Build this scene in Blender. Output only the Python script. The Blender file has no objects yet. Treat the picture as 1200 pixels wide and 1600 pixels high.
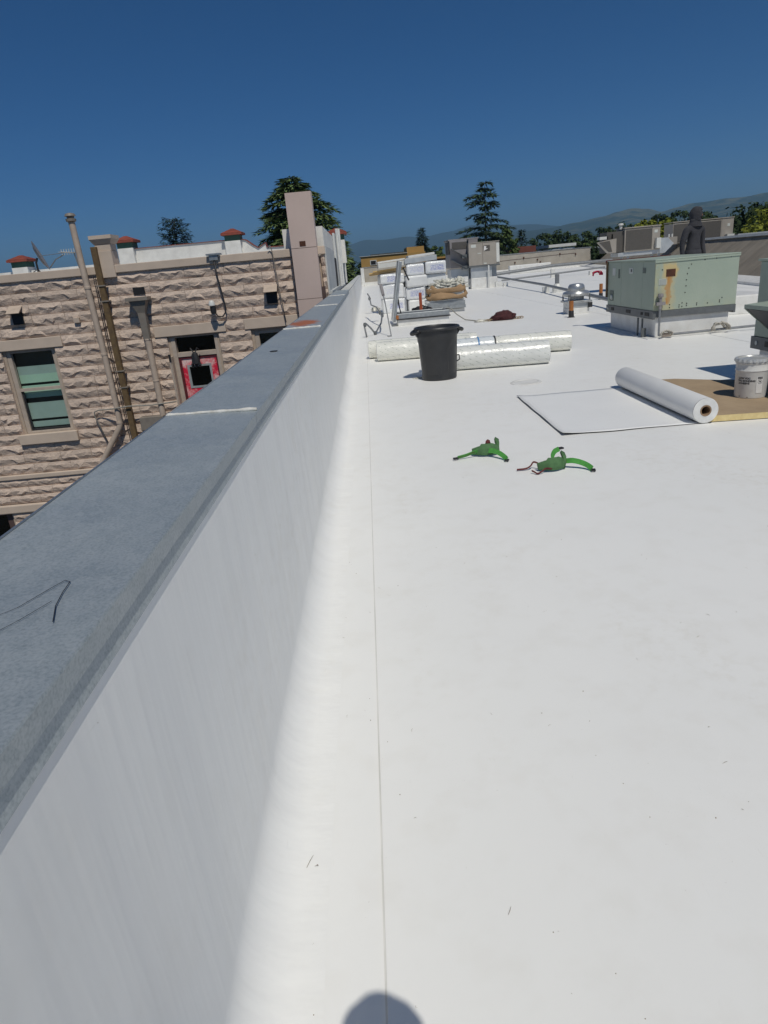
import bpy, bmesh, math, random
from mathutils import Vector, Matrix, noise, Quaternion

R = math.radians
scene = bpy.context.scene
COL = scene.collection

# ------------------------------------------------------------------ camera, sky, sun, exposure
CAM = Vector((0.0, 0.0, 1.6))
PITCH, YAW, ROLL = R(20.1), R(-0.24), R(-5.23)
fw = Vector((math.sin(YAW) * math.cos(PITCH), math.cos(YAW) * math.cos(PITCH), -math.sin(PITCH)))
rt0 = Vector((math.cos(YAW), -math.sin(YAW), 0))
up0 = rt0.cross(fw)
rt = rt0 * math.cos(ROLL) + up0 * math.sin(ROLL)
up = up0 * math.cos(ROLL) - rt0 * math.sin(ROLL)
cd = bpy.data.cameras.new('camera')
cd.sensor_fit = 'VERTICAL'
cd.sensor_height = 24.0
cd.lens = 24.0 * 1040 / 1600
cd.clip_start = 0.02
cd.clip_end = 60000
cam = bpy.data.objects.new('camera', cd)
COL.objects.link(cam)
m = Matrix((rt, up, -fw)).transposed().to_4x4()
m.translation = CAM
cam.matrix_world = m
scene.camera = cam

SUN_EL, SUN_AZ = R(57), R(16.5)        # azimuth: light travels this far to the left of +Y
ldir = Vector((-math.sin(SUN_AZ) * math.cos(SUN_EL), math.cos(SUN_AZ) * math.cos(SUN_EL), -math.sin(SUN_EL)))
w = bpy.data.worlds.new('World')
scene.world = w
w.use_nodes = True
nt = w.node_tree
sky = nt.nodes.new('ShaderNodeTexSky')
sky.sky_type = 'NISHITA'
sky.sun_disc = False
sky.sun_elevation = SUN_EL
sky.sun_rotation = math.atan2(-ldir.x, -ldir.y)
sky.altitude = 60
sky.air_density = 0.6
sky.dust_density = 0.0
sky.ozone_density = 10.0
bg = nt.nodes['Background']
bg.inputs['Strength'].default_value = 0.054
hs = nt.nodes.new('ShaderNodeHueSaturation')
hs.inputs['Saturation'].default_value = 1.18
nt.links.new(sky.outputs[0], hs.inputs['Color'])
nt.links.new(hs.outputs[0], bg.inputs[0])
sd = bpy.data.lights.new('sun', 'SUN')
sd.energy = 2.8
sd.angle = R(0.53)
sd.color = (1.0, 0.955, 0.855)
sun = bpy.data.objects.new('sun', sd)
COL.objects.link(sun)
sun.rotation_euler = ldir.to_track_quat('-Z', 'Y').to_euler()
sun.location = (5, -10, 30)
scene.view_settings.view_transform = 'Standard'
scene.view_settings.look = 'None'
scene.view_settings.gamma = 1
scene.view_settings.use_curve_mapping = False
scene.view_settings.exposure = 0.0
scene.cycles.max_bounces = 8
scene.cycles.diffuse_bounces = 4
scene.cycles.volume_bounces = 0

# ------------------------------------------------------------------ helpers
def hexc(s, k=1.0):
    v = [int(s[i:i + 2], 16) / 255 for i in (0, 2, 4)]
    return tuple((c / 12.92 if c <= .04045 else ((c + .055) / 1.055) ** 2.4) * k for c in v)

class NT:
    """tiny node-tree helper"""
    def __init__(s, name):
        s.m = bpy.data.materials.new(name)
        s.m.use_nodes = True
        s.t = s.m.node_tree
        s.b = s.t.nodes['Principled BSDF']
        s.co = s.n('ShaderNodeTexCoord').outputs['Object']
    def n(s, typ, **k):
        x = s.t.nodes.new(typ)
        for a, v in k.items():
            setattr(x, a, v)
        return x
    def L(s, a, b):
        s.t.links.new(a, b)
    def put(s, sock, v):
        if hasattr(v, 'is_linked') or isinstance(v, bpy.types.NodeSocket):
            s.L(v, sock)
        else:
            if isinstance(v, tuple) and len(v) == 3 and sock.type == 'RGBA':
                v = (*v, 1)
            sock.default_value = v
    def map(s, scale=(1, 1, 1), rot=(0, 0, 0), co=None, loc=(0, 0, 0)):
        x = s.n('ShaderNodeMapping')
        x.inputs['Scale'].default_value = scale
        x.inputs['Rotation'].default_value = rot
        x.inputs['Location'].default_value = loc
        s.L(co or s.co, x.inputs[0])
        return x.outputs[0]
    def noise(s, scale, detail=4, rough=.55, co=None, dist=0):
        x = s.n('ShaderNodeTexNoise')
        x.inputs['Scale'].default_value = scale
        x.inputs['Detail'].default_value = detail
        x.inputs['Roughness'].default_value = rough
        x.inputs['Distortion'].default_value = dist
        s.L(co or s.co, x.inputs['Vector'])
        return x.outputs['Fac']
    def voro(s, scale, co=None, feature='F1', out='Distance'):
        x = s.n('ShaderNodeTexVoronoi', feature=feature)
        x.inputs['Scale'].default_value = scale
        s.L(co or s.co, x.inputs['Vector'])
        return x.outputs[out]
    def rng(s, v, a, b, c=0.0, d=1.0, smooth=False):
        x = s.n('ShaderNodeMapRange')
        x.clamp = True
        if smooth:
            x.interpolation_type = 'SMOOTHSTEP'
        s.put(x.inputs[0], v)
        for i, q in enumerate((a, b, c, d)):
            x.inputs[1 + i].default_value = q
        return x.outputs[0]
    def math(s, op, a, b=0.0):
        x = s.n('ShaderNodeMath', operation=op)
        s.put(x.inputs[0], a)
        s.put(x.inputs[1], b)
        return x.outputs[0]
    def mix(s, f, a, b, mode='MIX'):
        x = s.n('ShaderNodeMix', data_type='RGBA', blend_type=mode)
        s.put(x.inputs[0], f)
        s.put(x.inputs[6], a)
        s.put(x.inputs[7], b)
        return x.outputs[2]
    def xyz(s, co=None):
        x = s.n('ShaderNodeSeparateXYZ')
        s.L(co or s.co, x.inputs[0])
        return x.outputs
    def boxmask(s, u, v, cu, cv, hu, hv, soft):
        a = s.rng(s.math('ABSOLUTE', s.math('SUBTRACT', u, cu)), hu, hu + soft, 1, 0, True)
        b = s.rng(s.math('ABSOLUTE', s.math('SUBTRACT', v, cv)), hv, hv + soft, 1, 0, True)
        return s.math('MULTIPLY', a, b)
    def objrand(s):
        return s.n('ShaderNodeObjectInfo').outputs['Random']
    def bump(s, h, strength=.3, dist=.01):
        x = s.n('ShaderNodeBump')
        x.inputs['Strength'].default_value = strength
        x.inputs['Distance'].default_value = dist
        s.L(h, x.inputs['Height'])
        s.L(x.outputs[0], s.b.inputs['Normal'])
    def done(s, color=None, rough=.6, metal=0.0, spec=None):
        if color is not None:
            s.put(s.b.inputs['Base Color'], color)
        s.put(s.b.inputs['Roughness'], rough)
        s.b.inputs['Metallic'].default_value = metal
        if spec is not None:
            s.b.inputs['Specular IOR Level'].default_value = spec
        return s.m

def mat(name, c, c2=None, scale=6.0, rough=.6, metal=0.0, bump=0.0, bdist=.005, bscale=None, rnd=0.0, spec=None, lo=.35, hi=.68):
    t = NT(name)
    if c2 is None:
        c2 = tuple(x * .8 for x in c)
    col = t.mix(t.rng(t.noise(scale), lo, hi), c, c2)
    if rnd:
        k = t.rng(t.objrand(), 0, 1, 1 - rnd, 1 + rnd)
        v = t.n('ShaderNodeVectorMath', operation='SCALE')
        t.L(col, v.inputs[0]); t.L(k, v.inputs['Scale'])
        col = v.outputs[0]
    if bump:
        t.bump(t.noise(bscale or scale * 4, 5), bump, bdist)
    return t.done(col, rough, metal, spec)

class MB:
    def __init__(s):
        s.v, s.f = [], []
    def add(s, vs, fs):
        o = len(s.v)
        s.v += [tuple(v) for v in vs]
        s.f += [tuple(i + o for i in f) for f in fs]
        return s
    def box(s, x0, x1, y0, y1, z0, z1, M=None):
        vs = [Vector((x, y, z)) for x in (x0, x1) for y in (y0, y1) for z in (z0, z1)]
        if M is not None:
            vs = [M @ v for v in vs]
        return s.add(vs, [(0, 1, 3, 2), (4, 6, 7, 5), (0, 4, 5, 1), (2, 3, 7, 6), (0, 2, 6, 4), (1, 5, 7, 3)])
    def tube(s, pts, r, seg=8, cap=True):
        pts = [Vector(p) for p in pts]
        n = len(pts)
        rs = r if isinstance(r, (list, tuple)) else [r] * n
        vs, fs = [], []
        d0 = (pts[1] - pts[0]).normalized()
        a = d0.orthogonal().normalized()
        for i, p in enumerate(pts):
            d = ((pts[min(i + 1, n - 1)] - pts[i]).normalized() + (pts[i] - pts[max(i - 1, 0)]).normalized())
            d = d.normalized() if d.length > 1e-6 else d0
            a = (a - d * a.dot(d)).normalized()
            b = d.cross(a)
            for k in range(seg):
                t = 2 * math.pi * k / seg
                vs.append(p + (a * math.cos(t) + b * math.sin(t)) * rs[i])
        for i in range(n - 1):
            for k in range(seg):
                k2 = (k + 1) % seg
                fs.append((i * seg + k, i * seg + k2, (i + 1) * seg + k2, (i + 1) * seg + k))
        if cap:
            fs.append(tuple(range(seg))[::-1])
            fs.append(tuple((n - 1) * seg + k for k in range(seg)))
        return s.add(vs, fs)
    def lathe(s, prof, seg=24, c=(0, 0, 0), M=None, cap=True):
        c = Vector(c)
        vs, fs = [], []
        for r, z in prof:
            for k in range(seg):
                t = 2 * math.pi * k / seg
                p = Vector((r * math.cos(t), r * math.sin(t), z))
                vs.append(c + (M @ p if M is not None else p))
        n = len(prof)
        for i in range(n - 1):
            for k in range(seg):
                k2 = (k + 1) % seg
                fs.append((i * seg + k, i * seg + k2, (i + 1) * seg + k2, (i + 1) * seg + k))
        if cap and prof[0][0] > 1e-5:
            fs.append(tuple(range(seg))[::-1])
        if cap and prof[-1][0] > 1e-5:
            fs.append(tuple((n - 1) * seg + k for k in range(seg)))
        return s.add(vs, fs)
    def prism(s, poly, axis, a0, a1):
        """poly: 2D points in the other two axes (in xyz order); extruded along axis"""
        def mk(p, a):
            q = list(p); q.insert(axis, a); return q
        n = len(poly)
        vs = [mk(p, a0) for p in poly] + [mk(p, a1) for p in poly]
        fs = [tuple(range(n))[::-1], tuple(range(n, 2 * n))]
        for i in range(n):
            j = (i + 1) % n
            fs.append((i, j, n + j, n + i))
        return s.add(vs, fs)
    def ribbon(s, pts, wv, th):
        """flat strap along pts; wv = half-width vector or list; th thickness along local normal"""
        pts = [Vector(p) for p in pts]
        n = len(pts)
        wl = [Vector(q) for q in wv] if isinstance(wv, list) else [Vector(wv)] * n
        vs, fs = [], []
        for i, p in enumerate(pts):
            d = pts[min(i + 1, n - 1)] - pts[max(i - 1, 0)]
            nn = d.cross(wl[i]).normalized() * th / 2
            vs += [p - wl[i] - nn, p + wl[i] - nn, p + wl[i] + nn, p - wl[i] + nn]
        for i in range(n - 1):
            for k in range(4):
                k2 = (k + 1) % 4
                fs.append((i * 4 + k, i * 4 + k2, (i + 1) * 4 + k2, (i + 1) * 4 + k))
        fs += [(3, 2, 1, 0), tuple((n - 1) * 4 + k for k in range(4))]
        return s.add(vs, fs)
    def mesh(s, name, material=None, smooth=False, fix=True):
        me = bpy.data.meshes.new(name)
        me.from_pydata(s.v, [], s.f)
        if fix:
            bm = bmesh.new(); bm.from_mesh(me)
            bmesh.ops.recalc_face_normals(bm, faces=bm.faces)
            bm.to_mesh(me); bm.free()
        if material:
            me.materials.append(material)
        if smooth:
            me.polygons.foreach_set('use_smooth', [True] * len(me.polygons))
            if smooth != 'all':
                me.set_sharp_from_angle(angle=R(35))
        return me
    def build(s, name, material, parent=None, smooth=False, bevel=0, label=None, fix=True, loc=None):
        return ob(name, s.mesh(name, material, smooth, fix), parent, bevel, label, loc)

def ob(name, me, parent=None, bevel=0, label=None, loc=None):
    o = bpy.data.objects.new(name, me)
    COL.objects.link(o)
    if parent is not None:
        o.parent = parent
    if loc is not None:
        o.location = loc
    if bevel:
        b = o.modifiers.new('bevel', 'BEVEL')
        b.width = bevel; b.segments = 2; b.limit_method = 'ANGLE'; b.angle_limit = R(40)
    if label:
        o['label'] = label
    return o

def tag(o, label, cat, group=None):
    o['label'] = label; o['category'] = cat
    if group:
        o['group'] = group
    return o

def thing(name, label, cat, loc=(0, 0, 0), rz=0, group=None):
    o = bpy.data.objects.new(name, None)
    o.empty_display_size = .1
    COL.objects.link(o)
    o.location = loc; o.rotation_euler = (0, 0, rz)
    return tag(o, label, cat, group)

def struct(o):
    o['kind'] = 'structure'; return o

def stuff(o):
    o['kind'] = 'stuff'; return o

def copy_tree(o, parent=None):
    c = o.copy(); COL.objects.link(c); c.parent = parent
    for ch in list(o.children):
        copy_tree(ch, c)
    return c

def rough_blob(rng, rx, ry, rz, amp=.25, freq=3.0, sub=3, seed=0, flat=True):
    bm = bmesh.new()
    bmesh.ops.create_icosphere(bm, subdivisions=sub, radius=1)
    for v in bm.verts:
        p = v.co.copy()
        n = noise.noise(p * freq + Vector((seed, seed * 2.3, 0))) + .5 * noise.noise(p * freq * 2.3 + Vector((seed, 7, 3)))
        q = p * (1 + amp * n)
        v.co = Vector((q.x * rx, q.y * ry, q.z * rz))
        if flat and v.co.z < -rz * .35:
            v.co.z = -rz * .35
    return bm

def bm_obj(bm, name, material, parent=None, smooth=True, loc=None):
    me = bpy.data.meshes.new(name)
    bm.to_mesh(me); bm.free()
    me.materials.append(material)
    if smooth:
        me.polygons.foreach_set('use_smooth', [True] * len(me.polygons))
    return ob(name, me, parent, loc=loc)

def text_mesh(body, size, fn, material, name, parent, bold=0.0):
    """lettering as thin mesh; fn maps (u, v) in metres (baseline origin, centred) to a 3D point"""
    cu = bpy.data.curves.new('lettering', 'FONT')
    cu.body = body; cu.size = size; cu.align_x = 'LEFT'; cu.offset = bold
    cu.resolution_u = 3
    to = bpy.data.objects.new('lettering', cu)
    COL.objects.link(to)
    dg = bpy.context.evaluated_depsgraph_get()
    me = bpy.data.meshes.new_from_object(to.evaluated_get(dg))
    bpy.data.objects.remove(to)
    for v in me.vertices:
        v.co = fn(v.co.x, v.co.y)
    me.materials.clear(); me.materials.append(material)
    return ob(name, me, parent)

# ------------------------------------------------------------------ materials
def membrane_mat(name, wall=False):
    t = NT(name)
    big = t.noise(.55, 3)
    mid = t.noise(5.0, 5)
    base = t.mix(t.rng(big, .3, .7), (.885, .88, .855), (.85, .848, .825))
    base = t.mix(t.rng(mid, .50, .78, 0, .25), base, (.72, .695, .635))
    base = t.mix(t.rng(t.noise(1.7, 6, .62), .55, .75, 0, .22), base, (.75, .73, .69))
    # scuffs and faint foot-traffic smudges
    sc = t.noise(22, 6, .7, co=t.map((1, .25, 1), (0, 0, .5)), dist=1.2)
    base = t.mix(t.rng(sc, .66, .78, 0, .35), base, (.55, .52, .46))
    tr_ = t.noise(.9, 4, .6, co=t.map((1, .35, 1)))
    base = t.mix(t.math('MULTIPLY', t.rng(tr_, .5, .68), t.rng(t.noise(14, 6, .7), .48, .70, 0, .42)), base, (.66, .62, .54))
    sp = t.noise(75, 3, .6)
    base = t.mix(t.rng(sp, .74, .8, 0, .5), base, (.33, .29, .23))
    if wall:
        base = t.mix(.12, base, (.93, .93, .915))
        st = t.noise(3.5, 5, .6, co=t.map((1, 2.0, .12)))
        base = t.mix(t.rng(st, .5, .75, 0, .5), base, (.80, .795, .78))
        t.bump(t.noise(2.2, 4, .5, co=t.map((1, 2.2, .22))), .35, .03)
    else:
        t.bump(t.noise(3.0, 3, .5, co=t.map((1, .6, 1))), .12, .012)
    return t.done(base, .48, 0, .35)

M = {}
M['memb'] = membrane_mat('white_membrane')
M['wallmemb'] = membrane_mat('white_wall_membrane', True)
M['white'] = mat('white_flashing', (.76, .76, .74), (.66, .65, .62), 5, .5)
M['seam'] = mat('seam_grime', (.60, .59, .57), (.74, .73, .71), 3, .7)

def galv_mat():
    t = NT('galvanised_coping')
    sp = t.voro(48, out='Color', co=t.map((1, .6, 1)))
    spx = t.n('ShaderNodeSeparateColor'); t.L(sp, spx.inputs[0])
    big = t.noise(2.6, 5, .6)
    fine = t.noise(160, 3, .6)
    c = t.mix(t.rng(big, .3, .7), (.315, .365, .395), (.385, .435, .46))
    c = t.mix(t.rng(spx.outputs[0], 0, 1, 0, .38), c, (.50, .54, .56))
    c = t.mix(t.rng(fine, .45, .75, 0, .6), c, (.50, .53, .545))
    c = t.mix(t.rng(fine, .5, .25, 0, .5), c, (.19, .22, .24))
    st = t.noise(9, 5, .65, co=t.map((1, .35, 1), (0, 0, .9)))
    c = t.mix(t.rng(st, .62, .8, 0, .45), c, (.58, .60, .61))
    # rusted spot on the section beside the second joint
    x, y, z = t.xyz()
    n2 = t.noise(9, 4)
    dx = t.math('SUBTRACT', x, -.03); dy = t.math('MULTIPLY', t.math('SUBTRACT', y, 7.15), .36)
    d = t.math('SQRT', t.math('ADD', t.math('MULTIPLY', dx, dx), t.math('MULTIPLY', dy, dy)))
    d = t.math('ADD', d, t.rng(n2, 0, 1, -.16, .16))
    c = t.mix(t.rng(d, .10, .19, .95, 0), c, (.55, .155, .04))
    t.bump(fine, .06, .001)
    return t.done(c, t.rng(big, .3, .7, .42, .55), .35, .4)
M['galv'] = galv_mat()
M['galv_plain'] = mat('galvanised_steel', (.40, .42, .43), (.30, .32, .33), 9, .42, .55)
M['galv_light'] = mat('bright_galvanised_duct', (.55, .57, .58), (.46, .48, .49), 4, .38, .35)
M['sealant'] = mat('white_sealant', (.72, .71, .67), (.55, .53, .48), 30, .6, bump=.4, bscale=60)

def stone_mat():
    t = NT('painted_rock_face_stone')
    n1 = t.noise(8, 6, .65); n2 = t.noise(24, 5, .65); n3 = t.noise(.6, 2)
    c = t.mix(t.rng(n1, .3, .7), (.68, .545, .445), (.61, .48, .39))
    c = t.mix(t.rng(n2, .54, .78, 0, .5), c, (.37, .295, .245))
    c = t.mix(t.rng(n3, .4, .7, 0, .25), c, (.68, .56, .455))
    v = t.n('ShaderNodeVectorMath', operation='SCALE')
    t.L(c, v.inputs[0]); t.L(t.rng(t.objrand(), 0, 1, .9, 1.08), v.inputs['Scale'])
    t.bump(t.math('ADD', n1, t.math('MULTIPLY', n2, .7)), .9, .03)
    return t.done(v.outputs[0], .85)
M['stone'] = stone_mat()
M['band'] = mat('painted_smooth_band', (.60, .49, .395), (.54, .44, .355), 3, .75, bump=.2, bscale=30)
M['mortar'] = mat('painted_mortar', (.47, .38, .30), (.40, .325, .255), 8, .9)
M['chimney'] = mat('painted_chimney_metal', (.60, .47, .415), (.56, .44, .385), 2, .6)
M['pipe_tan'] = mat('tan_painted_pipe', (.54, .44, .355), (.45, .365, .295), 7, .55)
M['pipe_brown'] = mat('old_brown_conduit', (.16, .105, .045), (.11, .07, .035), 12, .7)
M['lead'] = mat('tan_grey_hopper', (.25, .22, .185), (.20, .175, .15), 8, .55)
M['stucco'] = mat('white_stucco', (.82, .80, .75), (.66, .64, .60), 2.2, .8, bump=.15, bscale=20)
M['stucco_grey'] = mat('light_grey_stucco', (.60, .61, .60), (.50, .51, .50), 1.5, .8)  # also carries the shade on the white side wall
M['tile'] = mat('red_clay_tile', (.27, .06, .035), (.19, .045, .03), 6, .7, rnd=.12)
M['greenband'] = mat('dark_green_trim', (.045, .12, .085), (.035, .09, .065), 5, .6)
M['dark'] = mat('dark_interior', (.012, .012, .014), (.008, .008, .01), 3, .6)
M['black'] = mat('black_metal', (.02, .02, .022), (.03, .03, .032), 8, .5)
M['frame'] = mat('tan_window_frame', (.50, .42, .345), (.42, .35, .29), 8, .6)
M['mauve'] = mat('dark_mauve_trim', (.10, .065, .06), (.08, .05, .045), 8, .65)
M['doormaroon'] = mat('maroon_door_trim', (.12, .015, .02), (.09, .012, .016), 8, .55)
M['doorsilver'] = mat('silver_glazing_trim', (.45, .47, .47), (.36, .38, .38), 8, .4, .3)
def red_door():
    t = NT('worn_red_door_paint')
    n = t.noise(3.2, 6, .65); n2 = t.noise(16, 4, .7)
    f = t.math('ADD', t.math('MULTIPLY', n, .75), t.math('MULTIPLY', n2, .25))
    c = t.mix(t.rng(f, .46, .62), (.66, .012, .05), (.80, .60, .57))
    return t.done(c, .55)
M['reddoor'] = red_door()
def pane_mat(name, tint, refl=.12):
    t = NT(name)
    nt = t.t
    tr = t.n('ShaderNodeBsdfTransparent'); tr.inputs[0].default_value = (*tint, 1)
    gl = t.n('ShaderNodeBsdfGlossy'); gl.inputs['Roughness'].default_value = .03
    gl.inputs[0].default_value = (.9, .95, .95, 1)
    fr = t.n('ShaderNodeLayerWeight'); fr.inputs[0].default_value = .15
    mx = t.n('ShaderNodeMixShader')
    t.L(t.math('ADD', t.math('MULTIPLY', fr.outputs['Facing'], .35), refl), mx.inputs[0])
    t.L(tr.outputs[0], mx.inputs[1]); t.L(gl.outputs[0], mx.inputs[2])
    t.L(mx.outputs[0], nt.nodes['Material Output'].inputs[0])
    nt.nodes.remove(t.b)
    return t.m
M['pane'] = pane_mat('green_window_glass', (.92, .985, .96), .02)
M['panedark'] = pane_mat('dark_glass', (.4, .45, .45), .02)
M['reflection_band'] = mat('pale_green_reflection', (.52, .64, .54), (.46, .57, .48), 2, .8)  # colours that imitate reflections in the sash windows
M['reflection_grey'] = mat('grey_reflection', (.44, .48, .47), (.38, .42, .41), 2, .8)
M['wood'] = mat('yellow_lumber', (.62, .42, .17), (.52, .34, .13), 8, .7)
M['rubber'] = None

def can_mat():
    t = NT('charcoal_plastic')
    n = t.noise(7, 5); n2 = t.noise(45, 4, .7)
    c = t.mix(t.rng(n, .3, .7), (.022, .023, .025), (.034, .035, .037))
    c = t.mix(t.rng(n2, .6, .8, 0, .4), c, (.075, .075, .075))
    return t.done(c, t.rng(n, .3, .7, .36, .52))
M['can'] = can_mat()

def wrap_mat(name, base, mark, ang=.6):
    """glossy white film with small diagonal printed marks"""
    t = NT(name)
    co = t.map((16, 16, 16), (0, 0, 0))
    x, y, z = t.xyz()
    u = t.math('ADD', t.math('MULTIPLY', x, 7.0), t.math('MULTIPLY', z, -7.0 * ang))
    v = t.math('ADD', t.math('MULTIPLY', z, 13.0), t.math('MULTIPLY', x, 13.0 * ang * .8))
    vi = t.math('FLOOR', v)
    u = t.math('ADD', u, t.math('MULTIPLY', vi, .43))
    fu = t.math('FRACT', u); fv = t.math('FRACT', v)
    mk = t.math('MULTIPLY', t.rng(t.math('ABSOLUTE', t.math('SUBTRACT', fu, .5)), .28, .32, 1, 0),
                t.rng(t.math('ABSOLUTE', t.math('SUBTRACT', fv, .5)), .05, .09, 1, 0))
    mk = t.math('MULTIPLY', mk, t.rng(t.noise(48, 2), .42, .56, 0, .7))
    n = t.noise(4, 4)
    c = t.mix(t.rng(n, .35, .65), base, tuple(q * .9 for q in base))
    c = t.mix(mk, c, mark)
    t.bump(t.noise(13, 5, .6, dist=1.5), .5, .012)
    return t.done(c, .22, 0, .55)
M['rollwrap'] = wrap_mat('printed_film_wrap', (.77, .78, .75), (.30, .35, .30))
M['rollwrap_cream'] = wrap_mat('cream_printed_film_wrap', (.79, .79, .73), (.30, .35, .28))
M['rollwrap_blue'] = wrap_mat('cool_printed_film_wrap', (.70, .74, .76), (.25, .30, .33))
M['bluetape'] = mat('blue_tape', (.10, .28, .55), (.08, .22, .45), 9, .4)
M['tporoll'] = mat('white_membrane_roll', (.76, .76, .75), (.72, .72, .71), 3, .5)
M['rollend'] = mat('membrane_roll_end', (.82, .82, .80), (.76, .76, .74), 30, .6)
M['sheet'] = mat('unrolled_membrane', (.87, .87, .855), (.845, .845, .83), 1.5, .45)
M['cardboard'] = mat('brown_cardboard_core', (.30, .20, .125), (.23, .15, .09), 10, .8)
M['sheetunder'] = mat('grey_membrane_underside', (.12, .12, .12), (.09, .09, .09), 5, .6)
M['facer'] = mat('brown_board_facer', (.41, .305, .195), (.34, .25, .16), 4, .85, bump=.15, bscale=40)
M['foam'] = mat('yellow_foam_edge', (.74, .60, .30), (.64, .50, .24), 20, .9, bump=.3, bscale=60)
M['bucket'] = mat('white_bucket_paint', (.68, .68, .66), (.60, .59, .56), 6, .38)
M['lidmetal'] = mat('crimped_lid_metal', (.62, .63, .63), (.46, .47, .47), 25, .35, .3)
M['ink'] = mat('black_ink', (.03, .03, .035), (.05, .05, .055), 30, .6)
M['paleink'] = mat('grey_ink', (.42, .40, .41), (.5, .48, .49), 50, .7)
M['label'] = mat('paper_label', (.74, .73, .71), (.70, .69, .67), 9, .7)
M['strap'] = mat('bright_green_webbing', (.075, .33, .055), (.055, .25, .045), 60, .8, bump=.3, bscale=200, bdist=.002)
M['pad'] = mat('dull_green_pad', (.085, .19, .075), (.06, .14, .055), 25, .85, bump=.3, bscale=80, bdist=.003)
M['maroon'] = mat('maroon_webbing', (.13, .025, .025), (.09, .018, .018), 30, .85)
M['burg'] = mat('burgundy_cloth', (.075, .02, .022), (.045, .012, .014), 12, .9)
M['rope'] = mat('tan_rope', (.36, .27, .17), (.26, .19, .12), 80, .9)
M['hose'] = mat('grey_cord', (.30, .29, .26), (.24, .23, .2), 30, .6)
M['orange'] = mat('rust_orange_pipe', (.40, .15, .035), (.30, .105, .03), 14, .7)
M['redpost'] = mat('red_orange_post', (.42, .09, .035), (.34, .07, .03), 10, .5)
M['alum'] = mat('spun_aluminium', (.55, .56, .56), (.44, .45, .45), 5, .33, .7)
M['kraft'] = mat('kraft_paper', (.37, .24, .13), (.30, .19, .10), 5, .8, bump=.3, bscale=14)
M['film'] = mat('crumpled_clear_film', (.66, .65, .58), (.54, .53, .47), 10, .3, bump=.5, bscale=30)
M['cloth'] = mat('dirty_white_rag', (.55, .52, .46), (.42, .39, .34), 14, .9)
M['pinkcloth'] = mat('hot_red_rag', (.62, .03, .09), (.5, .025, .07), 12, .85)
M['pvc'] = mat('white_plastic_pipe', (.72, .72, .69), (.62, .62, .6), 6, .4)
M['conduit'] = mat('grey_conduit', (.27, .28, .29), (.21, .22, .23), 7, .5, .4)
M['concrete'] = mat('grey_tan_parapet_concrete', (.42, .385, .33), (.33, .30, .255), 1.2, .9, bump=.2, bscale=12, lo=.3, hi=.72)
M['capsheet'] = mat('tan_cap_sheet', (.26, .225, .18), (.20, .175, .14), 1.6, .95, bump=.3, bscale=90, rnd=.08)
M['hvactan'] = mat('tan_unit_paint', (.36, .325, .28), (.31, .28, .24), 2.5, .5)
M['hvacgrill'] = mat('dark_coil_grille', (.10, .09, .08), (.075, .07, .062), 30, .6)
M['hvacgrey'] = mat('mauve_grey_unit_paint', (.28, .26, .26), (.23, .215, .215), 3, .5)
M['raildark'] = mat('dark_grey_base_rail', (.13, .14, .145), (.10, .11, .115), 9, .5)
M['screw'] = mat('dark_screw', (.03, .035, .03), (.05, .055, .05), 30, .5)
M['sticker'] = mat('pale_sticker', (.60, .62, .58), (.5, .52, .48), 60, .6)
M['stickerdark'] = mat('grey_plate', (.15, .18, .155), (.11, .13, .115), 20, .6)
M['rust'] = mat('rusty_recess', (.10, .035, .018), (.05, .02, .012), 14, .9)

def green_panel(stain=False):
    t = NT('green_unit_panel_stained' if stain else 'green_unit_panel')
    n = t.noise(2.2, 5, .6); n2 = t.noise(9, 5, .65)
    c = t.mix(t.rng(n, .32, .68), (.325, .385, .315), (.365, .42, .345))
    c = t.mix(t.rng(n2, .58, .78, 0, .55), c, (.26, .33, .27))
    if stain:
        x, y, z = t.xyz()
        nn = t.rng(t.noise(7, 5, .65), .2, .8, -.06, .06)
        xx = t.math('ADD', x, nn)
        zz = t.math('ADD', z, nn)
        halo = t.boxmask(xx, zz, .265, .66, .09, .08, .06)
        low = t.boxmask(xx, zz, .235, .42, .075, .42, .08)
        c = t.mix(t.math('MULTIPLY', halo, .95), c, (.60, .44, .19))
        c = t.mix(t.math('MULTIPLY', low, .6), c, (.52, .44, .24))
        stv = t.noise(26, 4, .6, co=t.map((1, 1, .06)))
        strk = t.boxmask(t.math('ADD', xx, t.math('MULTIPLY', z, -.05)), zz, .225, .38, .03, .26, .03)
        c = t.mix(t.math('MULTIPLY', strk, t.rng(stv, .3, .6, .35, 1)), c, (.46, .20, .035))
        edge = t.boxmask(x, z, 0, .5, .05, .8, .05)
        c = t.mix(t.math('MULTIPLY', edge, t.rng(n2, .35, .6, 0, .7)), c, (.44, .41, .22))
        # scuffed lower edge
        lowd = t.rng(z, .0, .16, .5, 0)
        c = t.mix(t.math('MULTIPLY', lowd, t.rng(n2, .4, .6)), c, (.40, .42, .30))
    t.bump(t.noise(1.6, 2), .15, .02)
    return t.done(c, .5, 0, .4)
M['green'] = green_panel()
M['greenstain'] = green_panel(True)

M['hoodie'] = mat('charcoal_sweatshirt', (.034, .034, .040), (.050, .050, .058), 5, .95, bump=.4, bscale=9, bdist=.03)
M['trouser'] = mat('dark_work_trousers', (.030, .030, .034), (.04, .04, .045), 10, .9)
M['skin'] = mat('skin', (.28, .15, .10), (.24, .125, .085), 9, .6)
M['boot'] = mat('brown_boot', (.07, .045, .03), (.05, .03, .02), 10, .7)

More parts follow.
